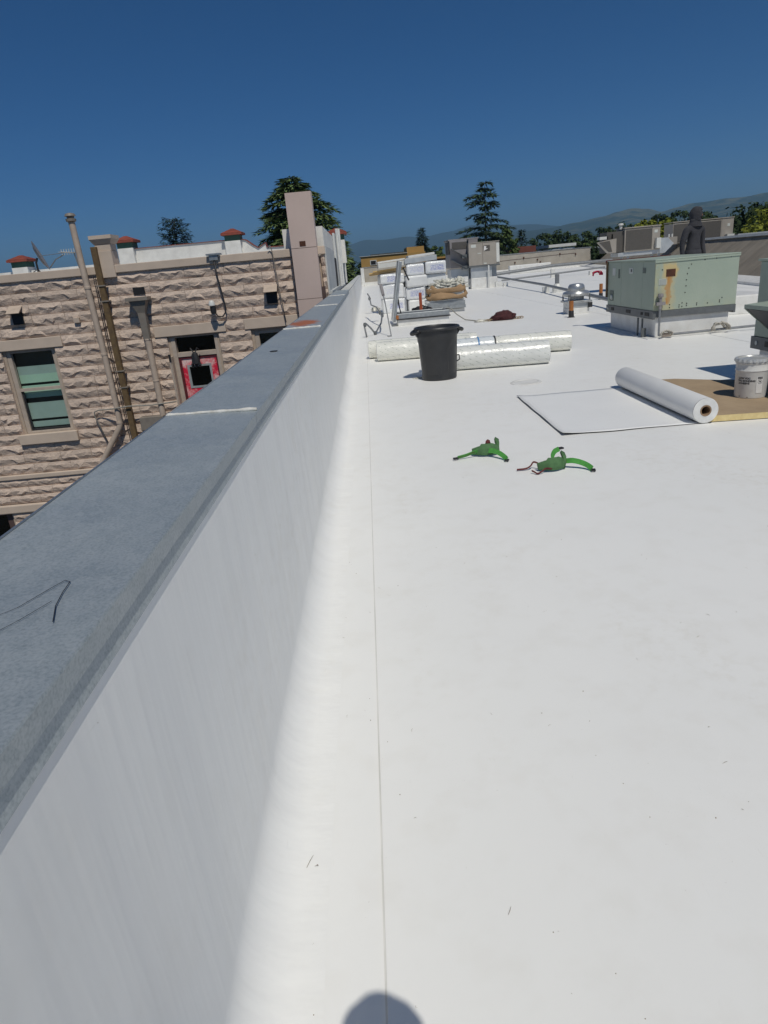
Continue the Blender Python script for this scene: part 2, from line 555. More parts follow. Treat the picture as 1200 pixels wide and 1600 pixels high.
def leaf_mat(name, a, b, scale=.9):
    t = NT(name)
    n = t.noise(scale, 4)
    g = t.n('ShaderNodeNewGeometry')
    r = t.rng(g.outputs['Random Per Island'], 0, 1, .7, 1.35)
    c = t.mix(t.rng(n, .35, .65), a, b)
    v = t.n('ShaderNodeVectorMath', operation='SCALE')
    t.L(c, v.inputs[0]); t.L(r, v.inputs['Scale'])
    return t.done(v.outputs[0], .75, 0, .2)
M['cedar'] = leaf_mat('cedar_foliage', (.085, .135, .05), (.165, .22, .08))
M['deodar'] = leaf_mat('deodar_foliage', (.045, .08, .045), (.085, .125, .06))
M['pine'] = leaf_mat('pine_foliage', (.026, .05, .04), (.04, .07, .05))
M['oak'] = leaf_mat('dark_oak_foliage', (.022, .04, .017), (.045, .07, .025))
M['lime'] = leaf_mat('yellow_green_foliage', (.15, .18, .022), (.23, .24, .035))
M['mid'] = leaf_mat('mid_green_foliage', (.05, .085, .025), (.09, .12, .035))
M['bark'] = mat('bark', (.085, .065, .05), (.055, .042, .032), 6, .95, bump=.5, bscale=12)
M['ochre'] = mat('ochre_stucco', (.44, .27, .085), (.39, .235, .075), .8, .85)
M['roofdark'] = mat('dark_roof', (.06, .065, .06), (.05, .05, .05), 2, .8)
M['roofred'] = mat('dull_red_roof', (.20, .06, .04), (.16, .05, .035), 1, .8)
M['offwhite'] = mat('off_white_paint', (.66, .66, .62), (.58, .58, .55), 1, .7)
M['asphalt'] = mat('town_ground', (.06, .06, .055), (.09, .085, .07), .02, .9)
M['stick'] = mat('dry_twig', (.30, .24, .16), (.2, .16, .11), 30, .9)
M['plas'] = mat('black_plastic_bag', (.012, .012, .013), (.02, .02, .022), 10, .35)

# ------------------------------------------------------------------ ground, hills
g = MB()
g.add([(-15000, -3000, -8), (15000, -3000, -8), (15000, 16000, -8), (-15000, 16000, -8)], [(0, 1, 2, 3)])
struct(g.build('ground', M['asphalt']))

def hill_mat(name, forest, grass, sc, lo):
    t = NT(name)
    n = t.noise(sc, 6, .6); n2 = t.noise(sc * 7, 5, .65)
    f = t.math('ADD', t.math('MULTIPLY', n, .6), t.math('MULTIPLY', n2, .4))
    c = t.mix(t.rng(f, lo, lo + .07), forest, grass)
    t.bump(n2, .8, 60)
    return t.done(c, .95, 0, .1)
M['hill'] = hill_mat('oak_and_grass_hillside', (.035, .05, .028), (.17, .155, .075), .0011, .515)
M['hillfar'] = hill_mat('far_forested_range', (.04, .055, .04), (.07, .085, .05), .0008, .56)

def hills(name, pts, dist, depth, matr, seed, fol):
    """pts: (azimuth deg, elevation deg) of the skyline, seen from the roof, at distance dist"""
    def ridge(a):
        if a <= pts[0][0]: return pts[0][1]
        for (a0, e0), (a1, e1) in zip(pts, pts[1:]):
            if a <= a1:
                t = (a - a0) / (a1 - a0); t = t * t * (3 - 2 * t)
                return e0 + (e1 - e0) * t
        return pts[-1][1]
    na, nd = 260, 34
    a0, a1 = pts[0][0], pts[-1][0]
    vs, fs = [], []
    for i in range(na + 1):
        a = a0 + (a1 - a0) * i / na
        top = dist * math.tan(R(ridge(a)))
        for j in range(nd + 1):
            u = j / nd                       # 0 foot .. 1 ridge, then down the back
            d = dist - depth * (1 - u * 1.25)
            k = min(u * 1.25, 1.0)
            prof = k ** 1.25 if u <= .8 else 1 - (u - .8) * 1.6
            x, y = d * math.sin(R(a)), d * math.cos(R(a))
            n = noise.fractal(Vector((x / fol, y / fol, seed)), 1.0, 2.0, 6)
            gl = noise.fractal(Vector((x / (fol * .45), y / (fol * 1.2), seed + 5)), 1.0, 2.0, 4)
            z = -8 + (top + 8) * prof + (n * .10 + gl * .10) * top * (4 * k * (1 - k) + .06)
            vs.append((x, y, z))
    for i in range(na):
        for j in range(nd):
            o = i * (nd + 1) + j
            fs.append((o, o + nd + 1, o + nd + 2, o + 1))
    return struct(MB().add(vs, fs).build(name, matr, smooth='all'))
hills('hills_far', [(-40, 1.2), (-25, 1.7), (-12, 1.9), (-6, 1.7), (-1.1, 1.95), (.3, 2.2), (1.7, 2.08), (3.5, 2.15), (4.8, 1.98), (6.84, 2.21), (8.86, 2.55), (9.8, 2.5), (11.3, 2.25), (12.8, 2.2), (16, 1.8), (24, 1.4), (34, 1.2)], 12500, 4000, M['hillfar'], 3, 1900)
hills('hills_near', [(8, .2), (10, .9), (12.0, 1.75), (13.2, 1.72), (14.7, 1.78), (16.6, 1.98), (18.5, 2.2), (19.6, 2.42), (20.6, 2.56), (21.6, 2.42), (22.7, 2.12), (23.6, 2.3), (24.6, 2.47), (25.6, 2.46), (26.7, 2.52), (28, 2.48), (29.4, 2.6), (33, 2.9), (38, 2.5), (46, 2.0)], 7600, 3600, M['hill'], 11, 1300)

# ------------------------------------------------------------------ own building and roof deck
b = MB().box(-.79, 46, -6, 72.9, -8, -.02)
struct(b.build('roof_deck', M['stucco_grey']))
deck = bpy.data.objects['roof_deck']
x0 = -.1
i = 0
while x0 < 24:
    z = .006 if i % 2 == 0 else .001
    x1 = x0 + (3.05 if i else 3.0)
    MB().box(x0, x1 + .12 if i % 2 == 0 else x1, -6, 72.0, z - .005, z).build('membrane_sheet', M['memb'], deck)
    x0 = x1
    i += 1
MB().box(-.42, -.04, -6, 72.0, -.004, .0008).build('membrane_sheet', M['memb'], deck)
MB().box(-.1055, -.1005, -6, 72.0, .0010, .0018).build('seam_line', M['seam'], deck)

# ------------------------------------------------------------------ left parapet with coping
par = thing('parapet_wall', 'long white membrane covered parapet with grey metal coping along the left roof edge', 'parapet wall', (-.65, 0, 0))
off = Vector((-.65, 0, 0))
def P(bm_, name, m_, parent=par, **k):
    bm_.v = [tuple(Vector(v) - off) for v in bm_.v]
    return bm_.build(name, m_, parent, **k)
ys = [-6 + .5 * k for k in range(12)]
y = 0.0
while y < 14: ys.append(y); y += .045
while y < 72: ys.append(y); y += .6
ys.append(72.0)
prof = []
for k in range(22):                                     # wall part
    prof.append((-.4715 + .032 * (1.04 - (1.09 - k * .045)), 1.09 - k * .045))
prof = [p for p in prof if p[1] > .15]
for k in range(13):                                     # cove
    a = k / 12 * math.pi / 2
    prof.append((-.4443 + .125 * (1 - math.cos(a)), .125 * (1 - math.sin(a)) + .0025))
prof.append((-.30, .0022)); prof.append((-.25, .0015))
vs, fs = [], []
for y in ys:
    for (px, pz) in prof:
        k = max(0, min(1, (pz) / .25)) * max(0, min(1, (1.02 - pz) / .35))
        d = noise.noise(Vector((y * 1.3, pz * .6, 1))) * .010 + noise.noise(Vector((y * 4.5, pz * .9, 4))) * .004
        kc = 1 if pz < .25 else 0
        e = (noise.noise(Vector((y * .8, 2, 9))) * .022 + noise.noise(Vector((y * 2.6, 6, 9))) * .006) * max(0, 1 - abs(pz - .08) / .2)
        vs.append((px + d * k + e, y, pz + (e * .3 if pz > .004 else 0)))
np_ = len(prof)
for i in range(len(ys) - 1):
    for j in range(np_ - 1):
        o = i * np_ + j
        fs.append((o, o + 1, o + np_ + 1, o + np_))
P(MB().add(vs, fs), 'membrane_face', M['wallmemb'], smooth='all')
P(MB().box(-.77, -.50, -6, 72, -.01, 1.08), 'core', M['stucco_grey'])
# coping sections of bent galvanised sheet: top, inner drop with kicked hem, outer drop
joints = [-5.5, -1.45, 2.55, 6.46, 10.6, 14.6, 18.6]
def coping(y0, y1, tw=0.0):
    tz = 1.136
    s = [(-.812, 1.055), (-.812, tz), (-.4560, tz - .006 + tw), (-.4545, tz - .010), (-.4670, tz - .020), (-.4705, tz - .064), (-.4660, tz - .096), (-.4680, tz - .099),
         (-.4722, tz - .068), (-.4690, tz - .016), (-.806, tz - .006), (-.806, 1.055)]
    mb = MB()
    n = max(2, int((y1 - y0) / .12))
    vs = []
    for i in range(n + 1):
        yy = y0 + (y1 - y0) * i / n
        for q, (a, z) in enumerate(s):
            wv = noise.noise(Vector((yy * .9, a * 2, 5))) * .0022
            vs.append((a + 0, yy, z + (wv if 1 <= q <= 10 else 0)))
    k = len(s)
    fs = [tuple(range(k)), tuple(n * k + q for q in range(k))[::-1]]
    for i in range(n):
        for q in range(k):
            q2 = (q + 1) % k
            fs.append((i * k + q, (i + 1) * k + q, (i + 1) * k + q2, i * k + q2))
    return mb.add(vs, fs)
for a, c in zip(joints, joints[1:]):
    P(coping(a + .002, c - .002), 'coping_section', M['galv'])
    P(MB().tube([(-.812, a + .003, 1.137), (-.812, (a + c) / 2, 1.1375), (-.812, c - .003, 1.137)], .0032, 6), 'outer_hem_glint', M['alum'], smooth='all')  # edge bead in brighter metal, added to draw the glint along the hem
rs = random.Random(4)
for yj, ex in ((2.55, 1), (6.46, 1), (10.6, .6), (14.6, .8)):
    pts, rad = [], []
    n = 40
    for k in range(n + 1):
        x = -.812 + .354 * k / n
        if ex < 1 and rs.random() > ex and pts:
            pass
        pts.append((x, yj + .012 * noise.noise(Vector((x * 14, yj, 0))) - .035 * (k / n - .5) * (1 if yj < 3 else .2), 1.137))
        rad.append(.006 + .0055 * abs(noise.noise(Vector((x * 30, yj, 3)))) + (.003 if yj > 5 else 0))
    P(MB().tube(pts, rad, 6), 'sealant_bead', M['sealant'], smooth='all')
P(MB().lathe([(.028, 0), (.026, .002), (.0, .002)], 16, (-.66, 4.6, 1.1365)), 'hole_patch', M['black'])
# thin scratch lines on the near coping section
s1 = [(-.72, .90), (-.66, .925), (-.61, .975), (-.585, 1.04), (-.572, 1.07), (-.56, 1.062), (-.555, 1.02), (-.545, .97), (-.525, .915)]
P(MB().ribbon([(a, c, 1.1352) for a, c in s1], (.0007, .0004, 0), .0005), 'scratch_line', M['black'])
s2 = [(-.70, .80), (-.62, .87), (-.585, .93), (-.56, .99)]
P(MB().ribbon([(a, c, 1.1352) for a, c in s2], (.0006, .0004, 0), .0005), 'scratch_line', M['black'])

# ------------------------------------------------------------------ back parapet and right sloped parapet
bw = thing('rear_parapet', 'grey tan concrete parapet wall closing the far end of the roof', 'parapet wall', (11, 72.2, 0))
def B(mb, name, m_, o, **k):
    mb.v = [tuple(Vector(v) - o.location) for v in mb.v]
    return mb.build(name, m_, o, **k)
B(MB().box(-.45, 23, 72.05, 72.5, -.01, 1.72), 'wall', M['concrete'], bw)
B(MB().box(-.5, 23.1, 72.0, 72.6, 1.723, 1.78), 'coping', M['galv_plain'], bw)
B(MB().box(-.3, 23, 71.4, 72.04, -.003, .32), 'base_flashing', M['white'], bw)
B(MB().box(-.44, -.1, 70.5, 72.03, .01, 1.7), 'corner_flashing', M['white'], bw, bevel=.05)
for (x, z) in ((15.3, .9), (16.2, 1.3), (17.6, 1.0), (17.9, .75), (21.5, 1.2), (19.9, 1.35)):
    B(MB().lathe([(.09, 0), (.05, .12), (0, .13)], 7, (x, 72.04, z), Matrix.Rotation(R(90), 3, 'X')), 'stain_boss', M['rust'], bw)
B(MB().ribbon([(13.5, 72.04, 1.15), (15, 72.04, 1.2), (17, 72.04, 1.22), (19, 72.04, 1.28), (21.5, 72.04, 1.3)], (0, 0, .02), .01), 'crack_line', M['mauve'], bw)

rp = thing('sloped_parapet', 'tan roll roofed sloping parapet along the right side behind the green unit', 'parapet wall', (13, 23, 0))
A0, A1 = Vector((9.6, 4.5, 0)), Vector((22.2, 72.0, 0))
dv = (A1 - A0).normalized(); nv = Vector((dv.y, -dv.x, 0))   # nv points outward (to +X)
tot = (A1 - A0).length
def SP(s, a, z):
    return A0 + dv * s + nv * a + Vector((0, 0, z))
# solid core below the strips
core = MB()
sec = [(0, 0), (1.9, 1.5), (2.4, 1.5), (2.4, -.01), (0, -.01)]
core.add([SP(0, a, z) for a, z in sec] + [SP(tot, a, z) for a, z in sec], [(0, 1, 2, 3, 4), (9, 8, 7, 6, 5)] + [(i, (i + 1) % 5, 5 + (i + 1) % 5, 5 + i) for i in range(5)])
B(core, 'core', M['capsheet'], rp)
s = 0
i = 0
rs = random.Random(8)
while s < 60:
    L = .95 + rs.random() * .1
    t0, t1 = s, s + L + .05
    up_ = .012 + .006 * (i % 2)
    sk = .5
    ln = math.hypot(1.9, 1.5); n_ = Vector((0, 0, 0)) 
    def Q(ss, k):
        a, z = 1.9 * k, 1.5 * k
        return SP(ss + sk * k, a - 1.5 / ln * up_, z + 1.9 / ln * up_)
    pts = [Q(t0, .12), Q(t1, .12), Q(t1, 1.0), Q(t0, 1.0)]
    low = [p - Vector((0, 0, .008)) for p in pts]
    mb = MB().add(pts + low, [(0, 1, 2, 3), (4, 7, 6, 5), (0, 4, 5, 1), (1, 5, 6, 2), (2, 6, 7, 3), (3, 7, 4, 0)])
    B(mb, 'roofing_strip', M['capsheet'], rp)
    s += L; i += 1
cp = MB()
sec = [(1.75, 1.50), (1.75, 1.60), (2.5, 1.60), (2.5, 1.50)]
cp.add([SP(0, a, z) for a, z in sec] + [SP(tot, a, z) for a, z in sec], [(0, 1, 2, 3), (7, 6, 5, 4)] + [(i, (i + 1) % 4, 4 + (i + 1) % 4, 4 + i) for i in range(4)])
B(cp, 'coping', M['galv_light'], rp)
fl = MB()
sec = [(-.35, .004), (-.35, .10), (-.15, .16), (.24, .215), (.26, .004)]
fl.add([SP(0, a, z) for a, z in sec] + [SP(tot, a, z) for a, z in sec], [(0, 1, 2, 3, 4), (9, 8, 7, 6, 5)] + [(i, (i + 1) % 5, 5 + (i + 1) % 5, 5 + i) for i in range(5)])
B(fl, 'base_flashing', M['white'], rp)
# neighbouring roof behind the sloped parapet
nb = MB()
sec = [(2.4, 1.40), (26, 1.40), (26, -.03), (2.4, -.03)]
nb.add([SP(-8, a, z) for a, z in sec] + [SP(tot - 5, a, z) for a, z in sec], [(0, 1, 2, 3), (7, 6, 5, 4)] + [(i, (i + 1) % 4, 4 + (i + 1) % 4, 4 + i) for i in range(4)])
struct(nb.build('roof_neighbour', M['capsheet']))

# ------------------------------------------------------------------ stone building on the left
SB = thing('stone_building', 'tan rock faced stone building with red door and sash window left of the parapet', 'building', (-6, 17, -8))
def S(mb, name, m_, parent=SB, **k):
    mb.v = [tuple(Vector(v) - Vector((-6, 17, -8))) for v in mb.v]
    return mb.build(name, m_, parent, **k)
WY = 17.0
XL, XR = -15.0, -.92
# openings (x0, x1, z0, z1) cut from the backing wall as recessed boxes
openings = [(-9.03, -7.83, -1.62, .46), (-4.93, -3.78, -2.6, .41), (-2.86, -1.75, -1.2, .40), (-11.6, -10.02, -6.3, -3.66), (-9.62, -8.4, -6.3, -3.9), (-13.2, -12.0, -1.62, .46)]
# backing wall built as strips round the openings
xs = sorted({XL, XR, *[o[0] for o in openings], *[o[1] for o in openings]})
wall = MB()
for a, c in zip(xs, xs[1:]):
    mid = (a + c) / 2
    cuts = sorted([(o[2], o[3]) for o in openings if o[0] < mid < o[1]])
    z = -8.0
    for lo_, hi_ in cuts:
        if lo_ > z: wall.box(a, c, WY + .03, WY + .35, z, lo_)
        z = hi_
    wall.box(a, c, WY + .03, WY + .35, z, 2.0)
S(wall, 'backing_wall', M['mortar'])
S(MB().box(XL, XR, WY + .36, 27.6, -8, 1.96), 'roof_mass', M['stucco_grey'])
# rock-face block meshes
def block_mesh(length, h, seed):
    rs = random.Random(seed)
    nx, nz = (8 if length > .7 else 6), 4
    mb = MB()
    grid = []
    for j in range(nz):
        row = []
        for i in range(nx):
            u, v = i / (nx - 1), j / (nz - 1)
            edge = i in (0, nx - 1) or j in (0, nz - 1)
            if edge:
                d = (.030 if j == nz - 1 else .002) if j in (0, nz - 1) else (.036 if j == 1 else .045) + rs.uniform(-.008, .006)
                x, z = u * length, v * h
            else:
                d = (.012 + rs.random() * .066) if j == 1 else (.046 + rs.random() * .022)
                x = (u + rs.uniform(-.05, .05)) * length
                z = (v + (rs.uniform(-.14, .10) if j == 1 else rs.uniform(-.16, .06))) * h
            row.append(len(mb.v)); mb.v.append((x - length / 2, -d, z))
        grid.append(row)
    for j in range(nz - 1):
        for i in range(nx - 1):
            a_, b_, c_, d_ = grid[j][i], grid[j][i + 1], grid[j + 1][i + 1], grid[j + 1][i]
            if rs.random() < .5:
                mb.f += [(a_, b_, c_), (a_, c_, d_)]
            else:
                mb.f += [(a_, b_, d_), (b_, c_, d_)]
    o = len(mb.v)
    mb.v += [(-length / 2, .035, 0), (length / 2, .035, 0), (length / 2, .035, h), (-length / 2, .035, h)]
    g = grid
    mb.f += [tuple([o, o + 1] + g[0][::-1]), tuple([o + 2, o + 3] + g[-1]),
             tuple([o + 3, o] + [g[j][0] for j in range(nz)]), tuple([o + 1, o + 2] + [g[j][-1] for j in range(nz)][::-1])]
    return mb.mesh('stone_block', M['stone'])
CH = .26
bl = {}
for L in (.32, .46, .62, .80, .95):
    for q in range(6):
        bl[(L, q)] = block_mesh(L - .008, CH - .008, int(L * 100) * 10 + q)
smooth_bands = [(-9.2, -7.55, .46, .72), (-9.2, -7.7, -1.88, -1.62), (-5.28, -3.52, .46, .72), (-3.06, -1.68, .46, .72), (-13.3, -11.9, .46, .72)]
rs = random.Random(21)
cnt = 0
rest = MB()
def place_course(z, h):
    global cnt
    x = XL + rs.random() * .4
    while x < XR - .05:
        # free span from x to next obstacle
        obs = [(o[0] - .06, o[1] + .06) for o in openings if o[2] - .02 < z + h / 2 < o[3] + .02]
        obs += [(o[0], o[1]) for o in smooth_bands if o[2] < z + h / 2 < o[3]]
        obs += [(-1.7, -1.02)]
        hit = [o for o in obs if o[0] - .02 <= x < o[1]]
        if hit:
            x = hit[0][1] + .001; continue
        nxt = min([o[0] for o in obs if o[0] > x] + [XR])
        L = rs.choice([.62, .80, .80, .95])
        room = nxt - x
        if room < L + .25:
            L = room if room <= 1.0 else room / 2
        if L < .08:
            x = nxt; continue
        key = min((.32, .46, .62, .80, .95), key=lambda q: abs(q - L))
        me = bl[(key, rs.randrange(6))]
        vis = z > 1.6 + .575 * x - .55 and x > -10.7
        if vis and cnt < 300:
            o = ob('stone_block', me, SB, loc=Vector((x + L / 2, WY, z + .004)) - Vector((-6, 17, -8)))
            o.scale = ((L - .008) / (key - .008), 1, (h - .008) / (CH - .008))
            cnt += 1
        else:
            sx = L / key; sz = h / CH
            rest.add([Vector((v.co.x * sx + x + L / 2, v.co.y + WY, v.co.z * sz + z)) for v in me.vertices], [tuple(p.vertices) for p in me.polygons])
        x += L
for k in range(18):
    place_course(2.02 - CH * (k + 1), CH)
for k in range(3):
    place_course(-2.79 - .223 * (k + 1), .223)
for k in range(4):
    place_course(-3.70 - CH * (k + 1), CH)
stuff(S(rest, 'stone_blocks_beyond', M['stone']))
# bands, lintels, sills, cornice
S(MB().box(XL, XR + .02, WY - .10, WY + .2, 2.022, 2.20), 'cornice', M['band'], bevel=.012)
S(MB().box(XL, XR, WY - .085, WY + .02, -2.785, -2.665), 'belt_course', M['band'], bevel=.02)
S(MB().box(XL, XR, WY - .10, WY + .02, -3.70, -3.47), 'belt_course', M['band'], bevel=.03)
for (a, c, z0, z1) in smooth_bands:
    nm = 'sill' if z1 < 0 else 'lintel'
    S(MB().box(a, c, WY - (.13 if nm == 'sill' else .065), WY + .02, z0 + .003, z1 - .003), nm, M['band'], bevel=.012)

def sash_window(x0, x1, z0, z1, full=True):
    wn = S(MB().box(x0, x0 + .11, WY + .05, WY + .16, z0, z1).box(x1 - .07, x1, WY + .05, WY + .16, z0, z1).box(x0 + .11, x1 - .07, WY + .05, WY + .16, z1 - .07, z1).box(x0 + .11, x1 - .07, WY + .05, WY + .17, z0, z0 + .05), 'window', M['frame'], bevel=.006)
    zm = (z0 + z1) / 2 + .06
    S(MB().box(x0 + .11, x1 - .07, WY + .06, WY + .13, zm - .035, zm + .035), 'meeting_rail', M['frame'], wn)
    S(MB().box(x0 + .11, x0 + .15, WY + .10, WY + .15, z0 + .05, zm - .036).box(x0 + .15, x1 - .07, WY + .10, WY + .15, z0 + .05, z0 + .10), 'sash', M['black'], wn)
    S(MB().box(x0 + .112, x1 - .072, WY + .150, WY + .156, zm + .036, z1 - .071), 'pane', M['pane'], wn, label='upper window pane')
    S(MB().box(x0 + .152, x1 - .072, WY + .160, WY + .166, z0 + .102, zm - .036), 'pane', M['pane'], wn, label='lower window pane')
    # pale bands behind the glass, coloured to stand in for its reflections
    H = z1 - z0
    for (a, c, m_) in ((.70, .80, 'reflection_grey'), (.60, .70, 'reflection_band'), (.52, .57, 'reflection_band'), (.42, .515, 'reflection_band'), (.16, .36, 'reflection_grey'), (.06, .13, 'reflection_grey')):
        S(MB().box(x0 + .10, x1 - .06, WY + .20, WY + .205, z0 + a * H, z0 + c * H), 'reflection_band', M[m_], wn)
    S(MB().box(x0, x1, WY + .33, WY + .34, z0, z1), 'dark_room', M['dark'], wn)
    return wn
sash_window(-9.03, -7.83, -1.62, .46)
sash_window(-2.86, -1.75, -1.2, .40)
sash_window(-13.2, -12.0, -1.62, .46)
# lower windows: mauve frames, dark panes
for (x0, x1, z0, z1) in ((-11.6, -10.02, -6.3, -3.66), (-9.62, -8.4, -6.3, -3.9)):
    wn = S(MB().box(x0, x0 + .12, WY + .05, WY + .18, z0, z1).box(x1 - .16, x1, WY + .05, WY + .18, z0, z1).box(x0 + .12, x1 - .16, WY + .05, WY + .18, z1 - .1, z1), 'window', M['mauve'])
    S(MB().box(x0 + .12, x1 - .16, WY + .12, WY + .13, z0, z1 - .1), 'pane', M['panedark'], wn)
    S(MB().box(x0, x1, WY + .33, WY + .34, z0, z1), 'dark_room', M['dark'], wn)
# door with transom
dr = S(MB().box(-4.93, -4.83, WY + .02, WY + .22, -2.6, .41).box(-3.86, -3.78, WY + .02, WY + .22, -2.6, .41).box(-4.83, -3.86, WY + .04, WY + .22, -.06, .05), 'door_frame', M['frame'], bevel=.005)
S(MB().box(-4.83, -3.86, WY + .17, WY + .18, .05, .405), 'transom_pane', M['panedark'], dr)
S(MB().box(-4.93, -3.78, WY + .30, WY + .31, -2.6, .41), 'dark_room', M['dark'], dr)
S(MB().box(-4.83, -4.77, WY + .06, WY + .16, -2.6, -.065).box(-3.90, -3.865, WY + .06, WY + .16, -2.6, -.065).box(-4.77, -3.90, WY + .06, WY + .16, -.115, -.065), 'door_trim', M['doormaroon'], dr)
dl = MB()
dl.box(-4.77, -4.66, WY + .08, WY + .13, -2.6, -.116).box(-4.05, -3.90, WY + .08, WY + .13, -2.6, -.116).box(-4.66, -4.05, WY + .08, WY + .13, -.27, -.116).box(-4.66, -4.05, WY + .08, WY + .13, -2.6, -.85)
S(dl, 'door_leaf', M['reddoor'], dr, label='door leaf with worn red paint')
S(MB().box(-4.66, -4.60, WY + .07, WY + .12, -.85, -.27).box(-4.10, -4.05, WY + .07, WY + .12, -.85, -.27).box(-4.60, -4.10, WY + .07, WY + .12, -.32, -.27).box(-4.60, -4.10, WY + .07, WY + .12, -.85, -.80), 'glazing_trim', M['doorsilver'], dr)
S(MB().box(-4.60, -4.10, WY + .105, WY + .11, -.80, -.32), 'door_pane', M['panedark'], dr)
# storm-door jamb with hinge on the left of the doorway
S(MB().box(-5.00, -4.94, WY - .16, WY + .05, -2.6, -.02).box(-4.995, -4.955, WY - .20, WY - .17, -2.6, .04), 'shutter', M['frame'], dr)
S(MB().tube([(-4.97, WY - .19, .05), (-4.97, WY - .19, -.12)], .03, 8), 'hinge', M['black'], dr)
# tall chimney shaft
ch = S(MB().box(-1.66, -1.06, WY - .36, WY + .06, -8, 1.05).box(-1.655, -1.065, WY - .355, WY + .06, 1.06, 2.18).box(-1.655, -1.065, WY - .355, WY + .06, 2.19, 3.36), 'chimney', M['chimney'])
S(MB().box(-1.45, -1.31, WY - .362, WY - .35, 2.22, 2.33), 'chimney_hole', M['rust'], ch)
S(MB().box(-1.06, -.98, WY - .20, WY - .1, -8, 1.30), 'side_flue', M['mauve'], ch)
# roof-top pier with flared cap near the left vent pipe
pr = S(MB().box(-6.23, -5.87, WY - .14, WY + .3, 1.93, 2.52), 'roof_pier', M['band'], bevel=.01)
S(MB().box(-6.23, -5.87, WY - .11, WY + .28, 2.525, 2.66), 'pier_neck', M['band'], pr)
S(MB().add([(-6.24, WY - .12, 2.665), (-5.86, WY - .12, 2.665), (-5.86, WY + .3, 2.665), (-6.24, WY + .3, 2.665), (-6.31, WY - .19, 2.78), (-5.79, WY - .19, 2.78), (-5.79, WY + .37, 2.78), (-6.31, WY + .37, 2.78), (-6.31, WY - .19, 2.86), (-5.79, WY - .19, 2.86), (-5.79, WY + .37, 2.86), (-6.31, WY + .37, 2.86)],
   [(3, 2, 1, 0), (0, 1, 5, 4), (1, 2, 6, 5), (2, 3, 7, 6), (3, 0, 4, 7), (4, 5, 9, 8), (5, 6, 10, 9), (6, 7, 11, 10), (7, 4, 8, 11), (8, 9, 10, 11)]), 'pier_cap', M['band'], pr)
# white roof-side ledge and penthouse wall right of the stone corner
S(MB().box(-1.9, -.93, WY + .40, 30, 1.97, 2.66), 'white_upstand', M['stucco'])
S(MB().box(-.925, -.885, WY + .05, WY + 4.5, 1.1, 2.2), 'shaded_side_render', M['stucco_grey'])  # white wall; the grey colour stands in for shade on this side
S(MB().box(-.92, -.87, WY + 4.6, WY + 5.6, 1.1, 2.0), 'side_door', M['dark'])
S(MB().box(-.925, -.86, WY + 5.7, 30, 1.1, 2.75), 'shaded_side_render', M['stucco_grey'])
for (y_, zt) in ((WY + 6.3, 2.9), (WY + 8.2, 3.0), (WY + 12.0, 2.7)):
    S(MB().tube([(-.80, y_, 1.15), (-.80, y_, zt)], .05, 8), 'white_pipe', M['pvc'], smooth=True)
S(MB().box(-1.0, -.83, WY + .1, WY + 12.5, 1.05, 1.18), 'ledge', M['stucco_grey'])

# rear white parapet of that building with tiled piers
WP = thing('white_parapet', 'white stucco parapet with red tiled piers above the stone building roof', 'parapet wall', (-7, 28, 1.9))
mb = MB().box(-16, -9.4, 28, 28.35, 1.9, 2.67)
mb.box(-9.4, -4.75, 28, 28.35, 1.9, 3.10)
mb.prism([(-4.75, 1.9), (-4.75, 3.10), (-4.5, 3.05), (-4.25, 2.85), (-4.05, 2.72), (-3.75, 2.88), (-3.72, 2.72), (-.95, 2.66), (-.95, 1.9)], 1, 28, 28.35)
B(mb, 'wall', M['stucco'], WP)
rd = MB().ribbon([(-4.75, 28.15, 3.115), (-4.5, 28.15, 3.065), (-4.25, 28.15, 2.865), (-4.05, 28.15, 2.735), (-3.75, 28.15, 2.90), (-3.72, 28.15, 2.735), (-.95, 28.15, 2.675)], (0, .2, 0), .025)
B(rd, 'red_coping', M['tile'], WP)
B(MB().ribbon([(-9.4, 28.15, 3.11), (-4.75, 28.15, 3.11)], (0, .2, 0), .02), 'red_coping', M['tile'], WP)
for (x, zc) in ((-13.3, 2.98), (-9.12, 3.32), (-4.98, 3.24), (-.98, 2.92)):
    pier = B(MB().box(x - .30, x + .30, 27.8, 28.5, 1.9, zc - .18), 'pier', M['stucco'], WP)
    for nm_, m_, bx in (('green_band', 'greenband', (x - .29, x + .29, 27.82, 28.48, zc - .175, zc + .02)), ('tile_cap', 'tile', (x - .40, x + .40, 27.7, 28.6, zc + .023, zc + .10))):
        mb_ = MB().box(*bx)
        mb_.v = [tuple(Vector(v) - WP.location) for v in mb_.v]
        mb_.build(nm_, M[m_], pier)
    # hipped rows of clay tile on top, one mesh per slope row
    for r_ in range(3):
        k0, k1 = 1 - r_ * .3, 1 - (r_ + 1) * .3
        z0_, z1_ = zc + .105 + r_ * .055, zc + .16 + r_ * .055
        vs = [(x + sx * .40 * k0, 28.15 + sy * .45 * k0, z0_) for sx, sy in ((-1, -1), (1, -1), (1, 1), (-1, 1))] + [(x + sx * .40 * (k1 + .03), 28.15 + sy * .45 * (k1 + .03), z1_) for sx, sy in ((-1, -1), (1, -1), (1, 1), (-1, 1))]
        mb_ = MB().add(vs, [(0, 1, 5, 4), (1, 2, 6, 5), (2, 3, 7, 6), (3, 0, 4, 7), (4, 5, 6, 7), (3, 2, 1, 0)])
        mb_.v = [tuple(Vector(v) - WP.location) for v in mb_.v]
        mb_.build('tile_course', M['tile'], pier)

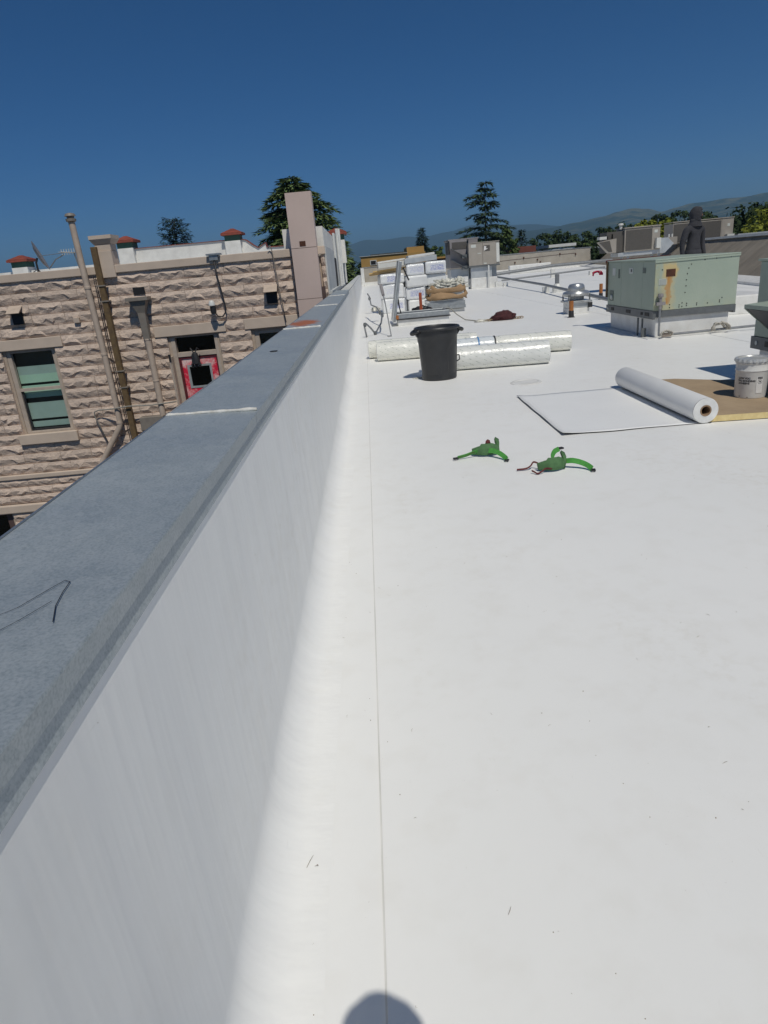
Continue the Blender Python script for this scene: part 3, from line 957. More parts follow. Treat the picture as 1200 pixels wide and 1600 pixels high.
# things fixed to the stone wall
vp = thing('vent_pipe', 'tall tan vent pipe with metal cap rising up the stone wall', 'pipe', (-6.55, 16.8, -2.6))
B(MB().tube([(-7.3, 16.8, -2.62), (-6.56, 16.8, -1.62), (-6.52, 16.8, -1.50), (-6.53, 16.8, 0), (-6.57, 16.8, 1.5), (-6.60, 16.8, 3.2)], .072, 12), 'pipe', M['pipe_tan'], vp, smooth=True)
for z in (-1.5, .2, 1.75):
    B(MB().lathe([(.073, -.03), (.082, -.025), (.082, .025), (.073, .03)], 12, (-6.535 - max(0, z) * .02, 16.8, z)), 'collar', M['pipe_tan'], vp)
B(MB().lathe([(.075, 0), (.11, .02), (.115, .07), (.08, .08), (.08, .12), (.125, .13), (.10, .18), (.03, .2), (0, .2)], 14, (-6.60, 16.8, 3.18)), 'cap', M['lead'], vp, smooth=True)
bp = thing('brown_conduit', 'brown rusty straight conduit beside the tall tan vent pipe', 'conduit', (-6.25, 16.82, -2.6))
B(MB().box(-6.30, -6.17, 16.76, 16.88, -2.6, 2.62), 'conduit', M['pipe_brown'], bp, bevel=.01)
for z in (1.75, -.25, -.65, 1.4):
    B(MB().box(-6.34, -6.13, 16.74, 16.93, z, z + .03), 'strap', M['lead'], bp)
for dx in (-.10, -.06):
    B(MB().tube([(-6.30 + dx, 16.85, 2.0), (-6.32 + dx, 16.85, .5), (-6.28 + dx, 16.85, -2.4)], .008, 5), 'wire', M['black'], bp)
ds = thing('downspout', 'tan downspout with flared hopper head left of the red door', 'downspout', (-5.42, 16.82, -1.4))
B(MB().add([(-5.70, 16.62, 1.36), (-5.18, 16.62, 1.36), (-5.18, 16.95, 1.36), (-5.70, 16.95, 1.36), (-5.70, 16.62, 1.44), (-5.18, 16.62, 1.44), (-5.18, 16.95, 1.44), (-5.70, 16.95, 1.44)], [(4, 5, 6, 7), (0, 1, 5, 4), (1, 2, 6, 5), (2, 3, 7, 6), (3, 0, 4, 7), (3, 2, 1, 0)]), 'hopper_rim', M['lead'], ds)
B(MB().add([(-5.64, 16.66, 1.358), (-5.24, 16.66, 1.358), (-5.24, 16.94, 1.358), (-5.64, 16.94, 1.358), (-5.51, 16.74, 1.08), (-5.33, 16.74, 1.08), (-5.33, 16.92, 1.08), (-5.51, 16.92, 1.08), (-5.49, 16.76, .45), (-5.35, 16.76, .45), (-5.35, 16.9, .45), (-5.49, 16.9, .45)],
    [(0, 1, 2, 3), (0, 4, 5, 1), (1, 5, 6, 2), (2, 6, 7, 3), (3, 7, 4, 0), (4, 8, 9, 5), (5, 9, 10, 6), (6, 10, 11, 7), (7, 11, 8, 4)]), 'hopper', M['lead'], ds)
B(MB().tube([(-5.42, 16.83, .47), (-5.42, 16.83, -1.42)], .075, 12), 'pipe', M['pipe_tan'], ds, smooth=True)
for z in (.45, -.55):
    B(MB().lathe([(.076, -.02), (.084, -.015), (.084, .015), (.076, .02)], 12, (-5.42, 16.83, z)), 'collar', M['pipe_tan'], ds)
B(MB().box(-5.57, -5.30, 16.93, 17.0, 1.50, 1.66), 'scupper', M['dark'], ds)
bpx = tag(MB().box(-6.0, -5.4, 16.72, 16.98, -1.75, -1.42).build('tin_box', M['lead'], bevel=.01), 'small tan splash box at the foot of the hopper downspout', 'box')
hs = thing('thin_hose', 'thin grey hose looping along the stone wall below the window', 'hose', (-7.1, 16.84, -1.2))
B(MB().tube([(-6.95, 16.83, -2.0), (-7.13, 16.83, -1.3), (-7.12, 16.83, -1.19), (-7.0, 16.83, -1.15), (-6.6, 16.7, -1.13), (-6.2, 16.7, -1.1), (-5.6, 16.7, -1.12), (-5.02, 16.83, -1.11)], .017, 6), 'hose', M['hose'], hs, smooth='all')

def vent_hood(x, z, lab):
    t = thing('vent_hood', lab, 'vent', (x, 16.9, z), group='small square wall vents')
    MB().add([(-.16, .08, .06), (.16, .08, .06), (.16, -.17, -.10), (-.16, -.17, -.10), (-.16, .08, .08), (.16, .08, .08), (.16, -.19, -.09), (-.16, -.19, -.09)], [(0, 1, 2, 3), (4, 7, 6, 5), (0, 4, 5, 1), (1, 5, 6, 2), (2, 6, 7, 3), (3, 7, 4, 0)]).build('hood', M['pipe_tan'], t)
    MB().box(-.13, .13, .02, .09, -.36, -.08).build('opening', M['dark'], t)
    return t
vent_hood(-8.45, 1.42, 'tan square vent hood high above the sash window')
vent_hood(-2.29, 1.38, 'tan square vent hood beside the tall chimney')
tag(MB().box(-7.12, -6.98, 16.88, 16.99, .98, 1.10).build('junction_box', M['pipe_tan'], bevel=.005), 'small tan junction box on the stone wall left of the vent pipe', 'box')

wl = thing('wall_lamp', 'white domed lamp with drooping cable high above the red door', 'lamp', (-3.7, 16.7, 1.0))
B(MB().lathe([(.0, .10), (.05, .09), (.075, .04), (.08, -.02), (.07, -.03)], 14, (-3.71, 16.72, 1.12)), 'dome', M['pvc'], wl, smooth=True)
B(MB().lathe([(.07, 0), (.075, -.1), (.06, -.17), (0, -.18)], 12, (-3.70, 16.74, 1.08)), 'lamp_body', M['black'], wl, smooth=True)
B(MB().tube([(-3.69, 16.78, .95), (-3.62, 16.8, .84), (-3.52, 16.82, .82), (-3.44, 16.86, .92), (-3.42, 16.86, 1.0), (-3.45, 16.86, 1.3), (-3.5, 16.86, 1.7), (-3.52, 16.86, 2.1)], .018, 6), 'cable', M['black'], wl, smooth='all')
B(MB().box(-3.62, -3.42, 16.83, 17.05, 2.10, 2.21).box(-3.68, -3.36, 16.80, 17.08, 2.213, 2.25), 'cap_box', M['galv_plain'], wl)
cb = thing('wall_cable', 'thin dark cable with curled top running down beside the chimney', 'cable', (-2.1, 16.85, .6))
B(MB().tube([(-2.02, 16.86, .55), (-2.08, 16.86, 1.3), (-2.13, 16.86, 2.12), (-2.14, 16.83, 2.26), (-2.18, 16.83, 2.30), (-2.22, 16.84, 2.25)], .012, 6), 'cable', M['lead'], cb, smooth='all')
lt = thing('wall_lantern', 'black twin lantern hung over the red door', 'lamp', (-4.35, 16.9, -.1))
B(MB().tube([(-4.46, 16.95, .10), (-4.44, 16.85, .15), (-4.38, 16.82, .05), (-4.35, 16.82, -.05)], .015, 6).tube([(-4.26, 16.95, .10), (-4.28, 16.85, .15), (-4.33, 16.82, .05), (-4.35, 16.82, -.05)], .015, 6), 'bracket', M['black'], lt)
B(MB().lathe([(.02, .06), (.07, .02), (.10, -.12), (.11, -.22), (.04, -.24), (0, -.24)], 8, (-4.35, 16.82, -.0)), 'lantern_body', M['black'], lt, smooth=True)
for dx in (-.09, .0, .09):
    B(MB().lathe([(.03, .0), (.04, -.05), (.025, -.10), (0, -.11)], 8, (-4.35 + dx, 16.80, -.21)), 'finial', M['black'], lt)
dish = thing('satellite_dish', 'grey satellite dish seen edge on at the left roof edge', 'satellite dish', (-7.85, 17.3, 2.2))
Md = Matrix.Rotation(R(-38), 3, 'Z') @ Matrix.Rotation(R(64), 3, 'Y')
_r = Vector((.91, .41, 0)); _n = (_r * .93 + Vector((0, 0, .36)) + Vector((.41, -.91, 0)) * .10).normalized()
Md = _n.to_track_quat('Z', 'Y').to_matrix()
MB().lathe([(0, -.05), (.2, -.03), (.34, .02), (.36, .03), (.34, .03), (.2, -.015), (0, -.035)], 24, (.12, 0, .36), Md).build('reflector', M['hvacgrey'], dish, smooth=True)
MB().tube([(0, 0, -.02), (0, 0, .22), (.05, 0, .32)], .025, 8).tube([(0, 0, .08), (-.12, -.12, -.02)], .012, 5).tube([(0, 0, .08), (.12, -.12, -.02)], .012, 5).build('mast', M['black'], dish)
MB().tube([(.3, 0, .08), (.5, -.05, .25), (.72, -.05, .34)], .012, 6).tube([(.12, 0, .36), (.72, -.05, .38)], .007, 5).build('feed_arm', M['conduit'], dish)
an = thing('roof_antenna', 'small white television antenna on a short mast beside the satellite dish', 'antenna', (-6.85, 17.25, 2.2))
MB().tube([(.02, 0, -.02), (-.03, 0, .38)], .016, 6).build('mast', M['conduit'], an)
mb = MB().tube([(-.34, 0, .40), (.02, 0, .36)], .014, 6)
for k in range(6):
    mb.tube([(-.32 + k * .06, -.16, .40 - k * .006), (-.32 + k * .06, .16, .40 - k * .006)], .008, 5)
    mb.tube([(-.32 + k * .06, 0, .33), (-.32 + k * .06, 0, .46)], .008, 5)
mb.build('elements', M['pvc'], an)

# ------------------------------------------------------------------ HVAC units
def screws(parent, pts, nrm_axis, plane, r=.011):
    for (u, v) in pts:
        if nrm_axis == 'y':
            MB().lathe([(r, 0), (r * .8, .006), (0, .007)], 7, (u, plane, v), Matrix.Rotation(R(90), 3, 'X')).build('screw', M['screw'], parent)

def green_unit(name, label, loc, detail=True):
    """local origin: front-left base corner; x right 1.45, y back 2.4"""
    u = thing(name, label, 'air conditioner', loc, group='green rooftop air conditioners')
    W, D, z0, z1 = 1.45, 2.4, .47, 1.30
    # curb
    MB().box(.06, W - .07, .06, D - .06, -.004, .37).build('curb', M['white'], u, bevel=.03)
    MB().box(-.12, W + .06, -.1, D + .12, -.003, .012).build('curb_skirt', M['white'], u, bevel=.004)
    # base rail with fork slots
    rail = MB().box(-.01, .03, -.005, D + .005, .33, .468).box(W - .03, W + .005, -.005, D + .005, .33, .468).box(.03, W - .03, -.003, .03, .36, .468).box(.03, W - .03, D - .03, D, .33, .468).build('base_rail', M['raildark'], u)
    for (a, c) in ((.16, .34), (1.05, 1.27), (1.95, 2.1)):
        MB().box(-.018, -.011, a, c, .375, .435).build('fork_slot', M['dark'], rail)
    for a in (.44, .50):
        MB().box(-.018, -.011, a, a + .03, .38, .43).build('fork_slot', M['dark'], rail)
    MB().lathe([(.025, 0), (.025, .006), (0, .006)], 10, (-.0115, D - .12, .40), Matrix.Rotation(R(-90), 3, 'Y')).build('lift_hole', M['sticker'], rail)
    # cabinet panels
    f = MB().box(0, W, 0, .03, z0, z1).build('front_panel', M['greenstain'] if detail else M['green'], u, bevel=.006)
    if detail:
        f.location = (0, 0, z0)
        f.data.transform(Matrix.Translation((0, 0, -z0)))
    for (a, c) in ((.031, .55), (.553, 1.62), (1.623, 2.37)):
        MB().box(0.002, .03, a, c, z0 + .002, z1 - .002).build('side_panel', M['green'], u, bevel=.006)
    MB().box(.031, W - .001, 2.34, D, z0 + .001, z1 - .001).build('back_panel', M['green'], u)
    MB().box(W - .03, W - .002, .031, 2.339, z0 + .001, z1 - .001).build('side_panel', M['green'], u)
    MB().box(-.015, W + .015, -.015, D + .015, z1 + .001, z1 + .025).build('top_panel', M['green'], u, bevel=.008)
    # drop-edge of the lid
    MB().box(-.012, W + .012, -.014, -.002, z1 - .03, z1 + .0005).build('lid_edge', M['green'], u)
    return u
U1 = green_unit('rooftop_air_conditioner', 'pale green rooftop air conditioner with rust streak on its front panel', (5.0, 12.1, 0))
W = 1.45
screws(U1, [(.62, 1.20), (.58, 1.14), (.56, 1.05), (.55, .95), (.55, .85), (.54, .74), (.50, .57), (.45, .54), (.45, .505), (.28, .56), (.28, .51), (.50, .51), (.58, .555), (.58, .52), (.76, .545), (.76, .515), (.95, .53), (1.16, .53), (1.16, .56), (1.2, .60), (1.05, 1.26), (.85, 1.255), (1.3, 1.27), (.12, 1.15), (.06, .60)], 'y', -.0005)
MB().box(.19, .35, -.006, -.001, 1.03, 1.15).build('rusted_opening', M['rust'], U1, label='rusted rectangular opening in the front panel')
MB().box(.07, .20, -.007, -.001, .90, 1.00).build('data_plate', M['sticker'], U1)
for k in range(5):
    MB().box(.075, .195, -.0085, -.0072, .91 + k * .018, .916 + k * .018).build('plate_line', M['stickerdark'], U1)
for (y0, y1, za, zb, m_) in ((1.93, 2.1, 1.05, 1.19, 'sticker'), (1.70, 1.78, 1.0, 1.17, 'stickerdark'), (1.02, 1.2, 1.09, 1.19, 'sticker'), (.42, .55, 1.1, 1.19, 'stickerdark'), (2.02, 2.24, .56, .76, 'stickerdark')):
    MB().box(-.006, .0015, y0, y1, za, zb).build('sticker', M[m_], U1)
MB().box(-.0075, -.0062, 1.06, 1.12, 1.12, 1.17).build('sticker_print', M['ink'], U1)
MB().lathe([(.05, 0), (.045, .02), (.02, .022), (0, .022)], 14, (-.007, 2.1, .63), Matrix.Rotation(R(-90), 3, 'Y')).build('round_knob', M['sticker'], U1)
MB().box(-.03, .0, 2.36, 2.42, .62, 1.30).build('corner_post', M['pipe_brown'], U1)
MB().box(-.03, W * .9, 2.417, 2.45, 1.28, 1.34).build('maroon_flashing', M['maroon'], U1)
# hood on its right side
hd = MB().prism([(W + .001, 1.0), (W + .36, .98), (W + .36, .94), (W + .001, .62)], 1, .9, 2.0)
hd.build('hood', M['green'], U1)
MB().box(W + .001, W + .37, .88, 2.02, 1.003, 1.03).build('hood_top', M['black'], U1)
# gas pipe with valve
gp = MB().tube([(.09, -.06, .52), (.09, -.06, .06), (.10, -.07, .055), (.16, -.08, .055), (1.6, -.10, .075), (3.2, -.12, .09)], .021, 8).build('gas_pipe', M['conduit'], U1, smooth=True)
MB().lathe([(.045, -.03), (.05, 0), (.045, .03)], 10, (.09, -.06, .73)).tube([(.09, -.06, .5), (.09, -.06, .75)], .027, 8).box(.02, .17, -.09, -.03, .565, .62).build('gas_valve', M['hvacgrey'], gp)
MB().tube([(.14, -.08, .056), (.30, -.085, .058)], .034, 8).build('pipe_sleeve', M['pipe_tan'], gp)
for y_ in (.35, .55):
    MB().tube([(-.05, y_, .33), (-.05, y_, 0)], .017, 6).build('conduit_leg', M['raildark'], U1)
MB().box(-.1, -.03, .20, .26, .013, .17).build('conduit_block', M['raildark'], U1)
def rag(loc, s, sd, label, m_='cloth'):
    mb = MB()
    for q in range(3):
        pts, wl = [], []
        for i in range(15):
            a = math.pi * i / 14
            x = math.cos(a) * .17 * s * (1 - .15 * q) + .03 * noise.noise(Vector((i * .5, q, sd)))
            z = math.sin(a) ** .7 * (.15 - .02 * q) * s + .02 * noise.noise(Vector((i * .7, q * 3, sd + 2)))
            pts.append((x, -.03 + .03 * q + .025 * noise.noise(Vector((i * .6, q * 5, sd))), max(z, -.02)))
            wl.append((.015 * noise.noise(Vector((i, q, sd))), .045 * s * (1 + .6 * noise.noise(Vector((i * .8, q, sd + 6)))), .02 * noise.noise(Vector((i, 4, sd)))))
        mb.ribbon(pts, wl, .012)
    return mb.build('cloth_rag', M[m_], smooth='all', loc=loc)
tag(rag((6.15, 11.98, .06), .9, 3.3, ''), 'off white rag wrapped over the gas pipe, right one before the green unit', 'rag', 'rags on the gas pipe')
tag(rag((5.20, 11.98, .05), .6, 7.7, ''), 'small off white rag hanging at the pipe elbow below the green unit', 'rag', 'rags on the gas pipe')
tag(rag((4.86, 14.75, 1.06), .6, 5.1, '', 'pinkcloth'), 'hot red rag hung on the rear corner of the green unit', 'rag')
# second unit cut by the right frame edge
U2 = green_unit('rooftop_air_conditioner', 'shaded green unit with open dark hood at the right edge of the photo', (4.5, 5.6, 0), False)
hood = thing_h = MB().prism([(-.001, .93), (-.50, .90), (-.50, .86), (-.46, .86), (-.03, .88), (-.001, .88)], 1, .25, 1.72)
hood.build('hood_top', M['green'], U2)
MB().prism([(-.50, .858), (-.001, .42), (-.001, .858)], 1, 1.70, 1.72).build('hood_cheek', M['green'], U2)
MB().prism([(-.50, .858), (-.001, .42), (-.001, .858)], 1, .25, .27).build('hood_cheek', M['green'], U2)
MB().add([(-.49, .28, .855), (-.49, 1.69, .855), (-.004, 1.69, .428), (-.004, .28, .428)], [(0, 1, 2, 3)]).build('hood_opening', M['black'], U2)
MB().tube([(-.08, 1.5, .945), (-.08, 1.2, .955)], .035, 10).build('coil', M['black'], U2)

# pipe runs on the roof
def run(name, label, pts, r, posts=(), m_='conduit', cat='pipe', group=None):
    t = thing(name, label, cat, (pts[0][0], pts[0][1], 0), group=group)
    B(MB().tube(pts, r, 8), 'pipe', M[m_], t, smooth=True)
    for (x, y, z) in posts:
        B(MB().box(x - .12, x + .12, y - .12, y + .12, -.002, max(.05, z - r)), 'support_block', M['pvc'], t)
    return t
run('conduit_run', 'grey conduit running from the tan unit towards the green unit', [(8.3, 46.0, .45), (7.6, 30.0, .32), (6.6, 19.0, .25), (5.9, 15.6, .22)], .055, [(7.55, 29.5, .3)], group='roof conduits')
run('conduit_run', 'upper grey conduit running along the far roof towards the right parapet', [(8.5, 46.2, .55), (12.5, 47.0, .75), (16.8, 48.0, .75)], .10, [(12.5, 47.0, .62)], group='roof conduits')
run('conduit_run', 'thin grey conduit below the upper one on the far roof', [(8.5, 44.0, .2), (12.0, 44.6, .3), (15.5, 45.5, .4)], .05, [(14.5, 45.2, .3)], group='roof conduits')
run('conduit_run', 'grey conduit crossing behind the green unit at the right', [(6.6, 15.2, .25), (8.2, 15.0, .25), (9.6, 14.6, .25)], .05, group='roof conduits')
cw = thing('conduit_post', 'short grey post in a white base on the mid conduit', 'post', (7.9, 29.0, 0))
MB().tube([(0, 0, .1), (0, 0, .72)], .09, 8).build('post', M['conduit'], cw)
MB().lathe([(.22, 0), (.2, .2), (.13, .34), (.1, .36)], 10).build('base_boot', M['pvc'], cw)
tag(MB().box(13.2, 17.0, 64.5, 65.1, .0, .75).build('curb_box', M['white'], bevel=.06), 'long low white curb box before the far parapet', 'curb')

# tan rooftop unit on a duct plenum in the far middle
TU = thing('tan_rooftop_unit', 'tan rooftop air conditioner raised on a galvanised plenum at the far end', 'air conditioner', (5.9, 40, 0))
MB().box(.1, 1.6, .1, 2.6, -.003, .58).build('curb', M['white'], TU, bevel=.03)
MB().box(.12, 1.3, .14, 2.5, .585, 1.16).build('plenum', M['galv_light'], TU)
MB().box(1.303, 1.62, .4, 2.5, .585, 1.16).build('side_duct', M['galv_plain'], TU)
MB().box(-.95, .08, .7, 2.6, .55, 1.15).build('duct', M['galv_light'], TU)
MB().box(-.02, 1.75, .0, 2.6, 1.165, 1.25).build('base_rail', M['raildark'], TU)
MB().box(.0, .78, -.0, .03, 1.253, 2.42).build('front_panel', M['hvactan'], TU, bevel=.01)
MB().box(.79, 1.55, -.0, .03, 1.253, 2.42).build('front_panel', M['hvactan'], TU, bevel=.01)
MB().box(1.555, 1.73, -.01, .03, 1.35, 2.36).build('pale_corner_panel', M['offwhite'], TU)
MB().box(.001, 1.729, .031, 2.5, 1.253, 2.43).build('cabinet', M['hvactan'], TU)
MB().box(-.0, 1.74, -.015, 2.5, 2.433, 2.47).build('top_panel', M['hvactan'], TU)
MB().box(-.98, -.003, .6, 2.9, 1.2, 2.68).build('coil_section', M['hvacgrey'], TU)
MB().box(-.85, .0, .585, .598, 2.2, 2.58).build('coil_grille', M['hvacgrill'], TU)
MB().box(-1.05, .68, .6, 2.9, 2.683, 2.75).build('coil_top', M['hvacgrey'], TU)
MB().box(.1, .62, .61, 1.0, 2.475, 2.68).build('hood_box', M['hvacgrey'], TU)
MB().box(-1.12, -1.02, .5, 1.5, 1.95, 2.6).build('side_louvre', M['black'], TU)
for (z0, dz) in ((2.25, .55), (1.65, .55)):
    MB().prism([(-.95, z0), (-.91, z0), (-.0, z0 - dz), (-.04, z0 - dz)], 1, .2, .6).build('brace', M['raildark'], TU)
    MB().box(-.35, -.02, .25, .6, z0 - dz, z0 - dz + .2).build('brace_box', M['raildark'], TU)
for (x0, x1, z0, z1, m_) in ((.14, .42, 2.2, 2.36, 'sticker'), (.84, 1.2, 1.97, 2.27, 'hvacgrill'), (.5, .7, 1.86, 1.9, 'sticker'), (.83, 1.0, 1.3, 1.36, 'sticker')):
    MB().box(x0, x1, -.006, -.001, z0, z1).build('sticker', M[m_], TU)
MB().add([(.86, -.008, 1.99), (.98, -.008, 2.05), (1.10, -.008, 2.10), (.95, -.008, 2.12), (1.02, -.008, 2.2), (.88, -.008, 2.25)], [(0, 1, 3), (1, 2, 3), (0, 3, 5), (3, 4, 5)]).build('torn_label', M['label'], TU)
MB().tube([(1.08, -.12, .0), (1.08, -.12, 1.22)], .04, 8).build('drain_pipe', M['pvc'], TU)
MB().box(1.4, 1.75, -.45, -.15, -.002, .3).box(1.85, 2.1, -.4, -.2, -.002, .22).build('pipe_block', M['pvc'], TU)
MB().box(-.55, -.1, -.1, .3, -.002, .72).box(-.4, -.25, -.11, -.101, .2, .3).build('white_box', M['white'], TU)

# two tan units at the right beyond the green one
H1 = thing('tan_condenser', 'tan condenser with dark coil face standing behind the green unit, left of the person', 'air conditioner', (9.55, 26, 1.36), group='tan condensers at the right')
MB().box(0, 1.0, 0, .9, 0, .79).build('cabinet', M['hvactan'], H1, bevel=.01)
MB().box(.04, 1.0, -.012, -.001, .05, .74).build('coil_face', M['hvacgrill'], H1)
MB().box(1.003, 1.3, -.0, .9, 0, .80).build('end_panel', M['hvactan'], H1, bevel=.01)
MB().box(1.08, 1.2, -.008, -.001, .58, .68).build('sticker', M['sticker'], H1)
MB().box(-.03, 1.32, -.03, .93, .803, .84).build('top_panel', M['hvactan'], H1)
MB().box(-.62, -.003, .1, .9, .02, .74).build('rear_section', M['hvacgrill'], H1)
MB().prism([(-1.0, .42), (-.35, .5), (-.35, .02), (-.62, .02)], 1, -.15, .09).build('intake_hood', M['hvactan'], H1)
MB().prism([(-.98, .41), (-.60, .44), (-.50, .06), (-.62, .06)], 1, -.16, -.151).build('hood_opening', M['hvacgrill'], H1)
MB().box(-.88, -.58, .1, .4, .5, .6).box(-.45, -.40, .1, .15, .5, .66).build('cap_box', M['offwhite'], H1)
MB().prism([(1.31, .38), (1.6, .38), (1.82, .16), (1.5, -.14), (1.31, -.14)], 1, .0, .7).build('side_hood', M['galv_light'], H1)
MB().box(1.12, 1.28, -.16, -.01, .05, .4).build('disconnect_box', M['offwhite'], H1)
MB().tube([(-.05, .3, .8), (-.05, .3, .98)], .06, 8).lathe([(.0, .13), (.09, .12), (.10, .06), (.06, .05)], 10, (-.05, .3, .88)).build('vent_stub', M['offwhite'], H1)
MB().box(-.2, 1.4, .05, .85, -.14, -.003).build('base_frame', M['galv_light'], H1)
for x in (.15, 1.3):
    for y in (.1, .75):
        MB().box(x, x + .08, y, y + .08, -1.36, -.142).build('leg', M['galv_plain'], H1)
H2 = thing('tan_condenser', 'tan condenser with long dark coil face behind the person in the hood', 'air conditioner', (17.4, 40, 1.40), group='tan condensers at the right')
MB().box(0, 2.75, 0, 1.2, .05, 1.10).build('cabinet', M['hvactan'], H2, bevel=.01)
MB().box(.03, 2.7, -.012, -.001, .10, 1.05).build('coil_face', M['hvacgrill'], H2)
MB().box(2.753, 3.4, 0, 1.2, .05, 1.14).build('end_panel', M['hvactan'], H2, bevel=.01)
MB().box(-.03, 3.42, -.03, 1.23, 1.143, 1.19).build('top_panel', M['hvactan'], H2)
MB().box(3.05, 3.2, -.01, -.001, .72, .86).build('sticker', M['sticker'], H2)
MB().prism([(-.9, .42), (.1, .42), (.1, .02), (-.45, .02)], 1, -.4, -.02).build('intake_hood', M['hvactan'], H2)
for x in (-.3, -.12):
    MB().tube([(x, -.2, .42), (x, -.2, .58)], .05, 8).build('vent_stub', M['offwhite'], H2)
MB().box(2.95, 3.35, -.3, -.02, .0, .30).build('disconnect_box', M['offwhite'], H2)
MB().box(3.6, 12, -.2, .2, .02, .26).build('gutter', M['galv_light'], H2)

# mushroom exhaust fan
F = thing('exhaust_fan', 'spun aluminium mushroom exhaust fan on a white curb in the middle distance', 'exhaust fan', (5.58, 18.6, 0))
F.scale = (.92, .92, .95)
MB().box(-.30, .30, -.30, .30, -.003, .16).build('curb', M['white'], F, bevel=.02)
MB().box(-.29, .29, -.29, .29, .163, .34).build('neck', M['galv_light'], F)
MB().box(-.36, .36, -.36, .36, .30, .355).build('skirt', M['alum'], F, bevel=.01)
for (x, y) in ((-.3, -.3), (.3, -.3), (.3, .3), (-.3, .3)):
    MB().tube([(x, y, .34), (x, y, .52)], .02, 6).build('strut', M['raildark'], F)
MB().lathe([(.18, .36), (.18, .5)], 20).build('motor_drum', M['galv_plain'], F, smooth=True)
MB().lathe([(.30, .46), (.375, .48), (.385, .54), (.36, .585), (.26, .615), (.24, .62)], 32).build('wind_band', M['alum'], F, smooth=True)
MB().lathe([(.235, .61), (.24, .67), (.225, .74), (.19, .785), (.1, .80), (0, .80)], 32).build('dome', M['alum'], F, smooth=True)
MB().box(.26, .36, -.37, -.30, .16, .29).build('switch_box', M['black'], F)
for (x, y, h, lab) in ((5.13, 17.5, .40, 'orange brown pipe stub with black base standing before the exhaust fan'), (7.62, 22.7, .50, 'orange brown pipe stub with black base left of the green unit')):
    t = thing('pipe_stub', lab, 'pipe', (x, y, 0), group='orange pipe stubs')
    MB().tube([(0, 0, h * .4), (0, 0, h)], .055, 10).build('pipe', M['orange'], t, smooth=True)
    MB().lathe([(.10, 0), (.07, .02), (.065, h * .4), (.06, h * .42)], 10).build('boot', M['black'], t, smooth=True)

# ------------------------------------------------------------------ roof hatch
HT = thing('roof_hatch', 'open galvanised roof hatch with its lid standing upright behind the trash can', 'roof hatch', (.80, 19.5, 0))
MB().box(0, 1.45, 0, .95, -.003, .18).build('curb', M['white'], HT, bevel=.02)
MB().box(-.02, 1.47, -.02, .07, .183, .34).box(-.02, 1.47, .88, .97, .183, .34).box(-.02, .07, .071, .879, .183, .34).box(1.38, 1.47, .071, .879, .183, .34).build('frame', M['galv_plain'], HT, bevel=.015)
MB().box(-.04, 1.49, -.05, -.021, .17, .20).build('gasket', M['black'], HT)
MB().box(.08, 1.37, .08, .87, .19, .2).build('dark_shaft', M['dark'], HT)
ldm = Matrix.Translation((-.10, 0, .12)) @ Matrix.Rotation(R(10.5), 4, 'Y')
MB().box(-.03, .04, -.03, 1.0, 0, 1.63, ldm).build('lid', M['galv_plain'], HT, bevel=.012)
MB().box(-.055, -.031, -.06, 1.03, .0, 1.64, ldm).build('lid_rim', M['galv_light'], HT)
MB().tube([(.0, .15, .36), (.10, .15, .33), (.06, .18, .75)], .02, 6).tube([(.12, .12, .30), (.02, .15, .78)], .016, 6).build('hold_open_arm', M['black'], HT)
MB().tube([(.42, .5, 1.2), (.28, .5, 1.55)], .022, 6).build('gas_spring', M['black'], HT)
MB().box(-.04, .03, -.06, .02, .2, .30).build('orange_latch', M['orange'], HT)
MB().box(.71, .79, .93, 1.01, .18, .82).build('safety_post', M['redpost'], HT)
cd_ = thing('extension_cord', 'thin tan cord running from the roof hatch to the burgundy bag', 'cord', (2.3, 19.4, 0))
B(MB().tube([(2.18, 19.6, .36), (2.3, 19.5, .36), (2.45, 19.3, .2), (2.65, 19.1, .05), (2.95, 18.85, .012), (3.3, 18.75, .012)], .016, 6), 'cord', M['hose'], cd_, smooth='all')
tag(bm_obj(rough_blob(None, .16, .1, .05, .6, 3, 3, 12.5), 'crumpled_film', M['film'], loc=(2.98, 18.5, .02)), 'small crumple of clear film beside the cord near the burgundy bag', 'film')
# burgundy bag with rope
bg_ = thing('burgundy_bag', 'burgundy cloth bundle with tan rope ends lying on the white roof', 'bag', (3.58, 18.5, 0))
bm = rough_blob(None, .30, .17, .16, .38, 2.3, 4, 2.2)
bm_obj(bm, 'cloth', M['burg'], bg_, loc=(0, 0, .07))
bm_obj(rough_blob(None, .16, .13, .12, .3, 2.1, 3, 5.2), 'cloth_fold', M['burg'], bg_, loc=(.1, 0, .13))
pts = []
for k in range(40):
    a = k * .55
    pts.append((.28 + .006 * k + .07 * math.cos(a), .03 * math.sin(a * .7), .03 + .025 * math.sin(a)))
MB().tube(pts, .012, 5).build('rope', M['rope'], bg_, smooth='all')
pts = [(-.26 - .006 * k + .05 * math.cos(k * .6), .03 * math.sin(k * .9), .03 + .02 * math.sin(k * .6)) for k in range(30)]
MB().tube(pts, .012, 5).build('rope', M['rope'], bg_, smooth='all')

